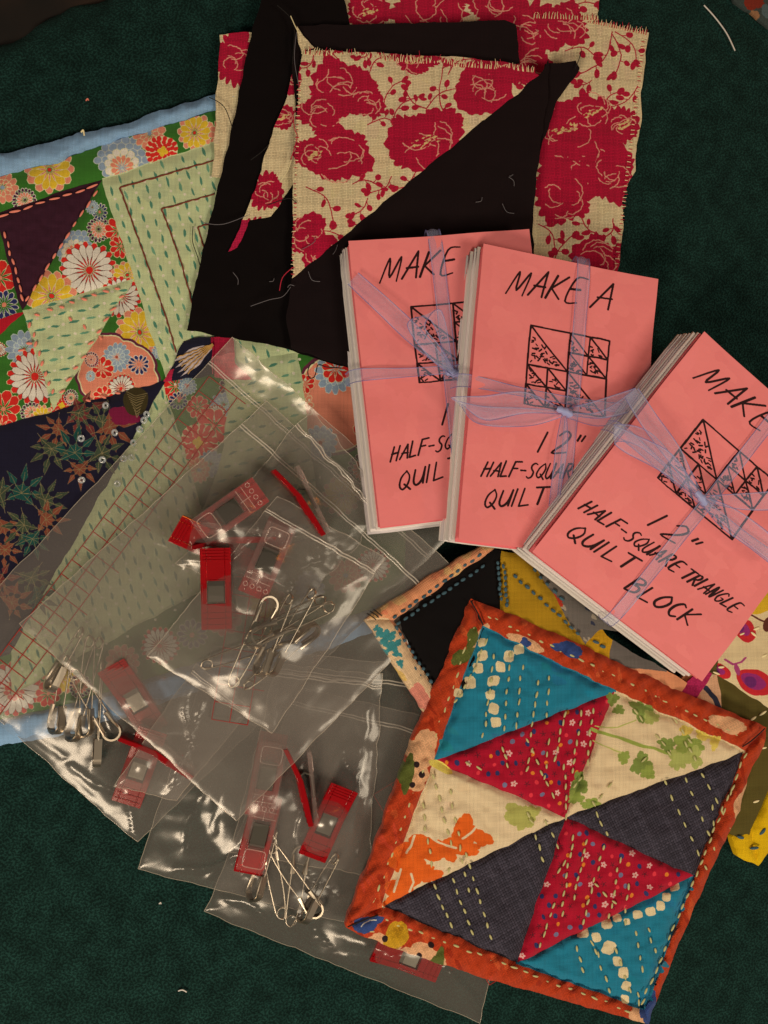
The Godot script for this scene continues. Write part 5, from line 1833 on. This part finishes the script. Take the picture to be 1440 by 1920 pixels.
	cut(t, "teal_patch", teal_a, puff, print, cv, 6.5, 2.5)
	cut(t, "red_calico_patch", red_a, puff, print, cv, 6.5, 2.5)
	cut(t, "cream_fern_patch", cg, puff, print, cv, 6.5, 2.5)
	cut(t, "cream_blossom_patch", co, puff, print, cv, 6.5, 2.5)
	cut(t, "charcoal_patch", chain("1060,1532 970,1806 718,1698"), puff, char, null, 6.5, 2.5, 0.45)
	cut(t, "charcoal_patch", chain("1060,1532 1396,1410 1300,1643"), puff, char, null, 6.5, 2.5, 0.45)
	cut(t, "red_calico_patch", red_b, puff, print, cv, 6.5, 2.5)
	cut(t, "teal_patch", teal_b, puff, print, cv, 6.5, 2.5)
	var roll := func(p: Vector2, g: float) -> float:
		var h: float = 11.4 + 2.3 * sqrt(clampf(g / 15.0, 0.02, 1.0)) + disp(p, 3.0, 0.8, 77.0) + 0.45 * sin(p.x * 0.16 + p.y * 0.14 + 3.0 * bump_noise.get_noise_2d(p.x, p.y))
		for m in marks:
			var d: float = p.distance_squared_to(m)
			if d < 250.0:
				h -= 0.5 * exp(-d / 60.0)
		return h
	cut(t, "orange_binding", chain("884,1122 900,1128 960,1152 1060,1196 1180,1252 1300,1306 1420,1356 1437,1364 1396,1410 1152,1297 906,1178"), roll, twill, cv, 5.0, 3.6, 0.42)
	cut(t, "orange_binding", chain("1437,1364 1432,1400 1400,1460 1388,1520 1352,1590 1330,1640 1290,1730 1240,1850 1216,1920 1208,1890 1300,1643 1396,1410"), roll, twill, cv, 5.0, 3.6, 0.42)
	cut(t, "orange_binding", chain("1216,1920 1180,1912 1060,1876 900,1832 760,1786 672,1752 648,1740 718,1698 970,1806 1208,1890"), roll, twill, cv, 5.0, 3.6, 0.42)
	cut(t, "orange_binding", chain("648,1740 660,1700 700,1596 740,1480 780,1370 830,1250 872,1140 884,1122 906,1178 816,1428 718,1698"), roll, twill, cv, 5.0, 3.6, 0.42)
	for l in ["882,1126 896,1150 906,1172", "1434,1366 1410,1388 1392,1400", "652,1738 690,1722 716,1714"]:
		thread(t, "corner_seam", chain(l), 13.9, 0.25, M.black_thread)

func row_of(t: Node3D, e: String, length: float, top: Callable, mat: Material, marks: Array) -> void:
	var w := e.split(" ")
	var a: Vector2 = chain(w[0])[0]
	var c := w[1].split(",")
	stitch_row(t, a, Vector2(float(c[0]), float(c[1])), int(c[2]), length, top, 0.82, mat, 2.0, 0.0, marks)

func bundles() -> void:
	# [name, heights, half widths, points, width directions]
	booklets("pink booklet bundle half hidden by the middle bundle, ribbon tail pointing to the fabrics", pt(652, 455), pt(990, 432), pt(712, 988), [16.0, 15.0, 20.0], pt(850, 700), 8, [
		["ribbon_tail", [19.0, 19.5, 20.0, 19.0], [3.2, 3.6, 3.6, 1.0], chain("662,522 720,575 780,632 848,698"), []],
		["ribbon_loop", [19.0, 21.0, 22.5, 21.0, 19.0], [1.0, 3.2, 3.6, 3.0, 1.0], chain("850,700 815,660 780,610 818,592 846,694"), []]], 0.47)
	booklets("middle pink booklet bundle with its bow tied level across the cover", pt(905, 458), pt(1231, 525), pt(857, 1012), [25.0, 19.0, 27.0], pt(1058, 772), 9, [
		["ribbon_loop", [25.0, 28.0, 30.0, 29.0, 27.5, 26.0, 25.0], [1.0, 4.2, 4.8, 2.5, 3.6, 3.6, 1.0], chain("1055,772 985,755 910,765 856,752 900,778 990,782 1056,776"), []],
		["ribbon_loop", [24.0, 26.5, 28.0, 27.0, 26.0, 25.0], [1.0, 3.6, 4.2, 3.0, 3.0, 1.0], chain("1060,772 1120,768 1180,752 1196,742 1130,785 1062,778"), []],
		["ribbon_tail", [24.5, 25.5, 26.0, 25.0], [1.0, 2.4, 2.2, 2.0], chain("1058,778 1054,830 1046,890 1038,950"), []]], 0.565)
	booklets("pink booklet bundle on top of the others, turned askew, whole title readable", pt(1318, 622), pt(1610, 880), pt(995, 1034), [34.0, 24.0, 30.0], pt(1314, 934), 9, [
		["ribbon_loop", [33.0, 37.0, 39.0, 39.0, 36.0, 33.0], [1.0, 4.2, 4.0, 3.4, 3.6, 1.0], chain("1312,932 1250,868 1178,830 1152,812 1215,828 1312,930"), []],
		["ribbon_tail", [33.5, 36.0, 37.0, 36.0], [1.2, 3.6, 3.8, 3.4], chain("1312,930 1262,850 1215,785 1184,736"), []],
		["ribbon_loop", [32.0, 34.0, 36.0, 35.0], [1.0, 3.0, 3.8, 3.6], chain("1318,934 1380,940 1450,938 1500,925"), []],
		["ribbon_tail", [32.0, 34.0, 34.0, 33.0], [1.2, 4.6, 5.0, 4.6], chain("1316,936 1360,968 1420,1010 1480,1060"), []]], 0.5)

func odds_and_ends() -> void:
	var t := thing("loose_thread", "short stiff white thread lying on bare green velvet", "thread", at(1350, 50))
	thread(t, "strand", chain("1320,10 1340,32 1362,62 1378,95"), 0.6, 0.28, M.white_thread)
	t = thing("loose_thread", "black thread curled into a small loop on the clear bag below the black cloth", "thread", at(590, 690))
	thread(t, "strand", chain("640,690 612,688 597,684 592,700 588,708 580,708 577,696 582,684 590,680"), 9.5, 0.2, M.black_thread)
	t = thing("loose_thread", "fine dark thread lying down the sage panel beside the black cloth", "thread", at(370, 450))
	thread(t, "strand", chain("362,424 361,452 370,480 375,497"), 4.2, 0.16, M.black_thread)
	t = thing("lint_speck", "tiny pink fluff on the velvet above the blue binding", "lint", at(164, 187))
	thread(t, "fibre", chain("161,189 164,185 166,188"), 0.7, 0.25, M.salmon_thread)
	t = thing("lint_speck", "tan thread end caught on the blue binding", "lint", at(155, 250))
	thread(t, "fibre", chain("152,248 156,244 158,254"), 4.6, 0.3, M.cream_thread)
	t = thing("lint_speck", "white crumb of lint on the velvet near the lowest bag's corner", "lint", at(300, 1695))
	thread(t, "fibre", chain("298,1695 301,1692 302,1695"), 0.6, 0.2, M.white_thread)
	t = thing("lint_speck", "curled pale fibre on the velvet at the bottom edge below the bags", "lint", at(342, 1858))
	thread(t, "fibre", chain("334,1858 342,1856 350,1860"), 0.6, 0.25, M.white_thread)
	# far corner: the edge of one more printed cloth
	var cv := Canvas.new()
	cv.area(self, 1350, -40, 1500, 70, 1.5, 5000.0, dye(52, 58, 54))
	cv.blob(pt(1412, 4), 18, 14, 0.3, dye(110, 34, 20), 0.2, 5.0, 1.0)
	cv.blob(pt(1416, 30), 8, 10, 0.0, dye(130, 90, 60), 0.2, 5.0, 1.0)
	cv.blob(pt(1440, 20), 12, 12, 0.0, dye(70, 84, 84), 0.2, 5.0, 1.0)
	var k := thing("printed_cloth", "dim corner of a blue-grey printed cloth with a rust flower at the velvet's edge", "fabric", at(1430, 10))
	cut(k, "cloth_corner", chain("1372,-40 1376,4 1406,22 1440,52 1500,70 1500,-40"), func(p, g): return 1.2 + 0.8 * smoothstep(0.0, 10.0, g) + disp(p, 2.0, 0.5), cloth("cotton", Color.WHITE, cv, 20.0, 12, 0.01), cv, 7.0, 1.4)

func grown(q: Array) -> Array:
	var r := []
	for poly in Geometry2D.offset_polygon(PackedVector2Array(q), 3.0, Geometry2D.JOIN_MITER):
		for p in poly:
			r.append(p)
	return r
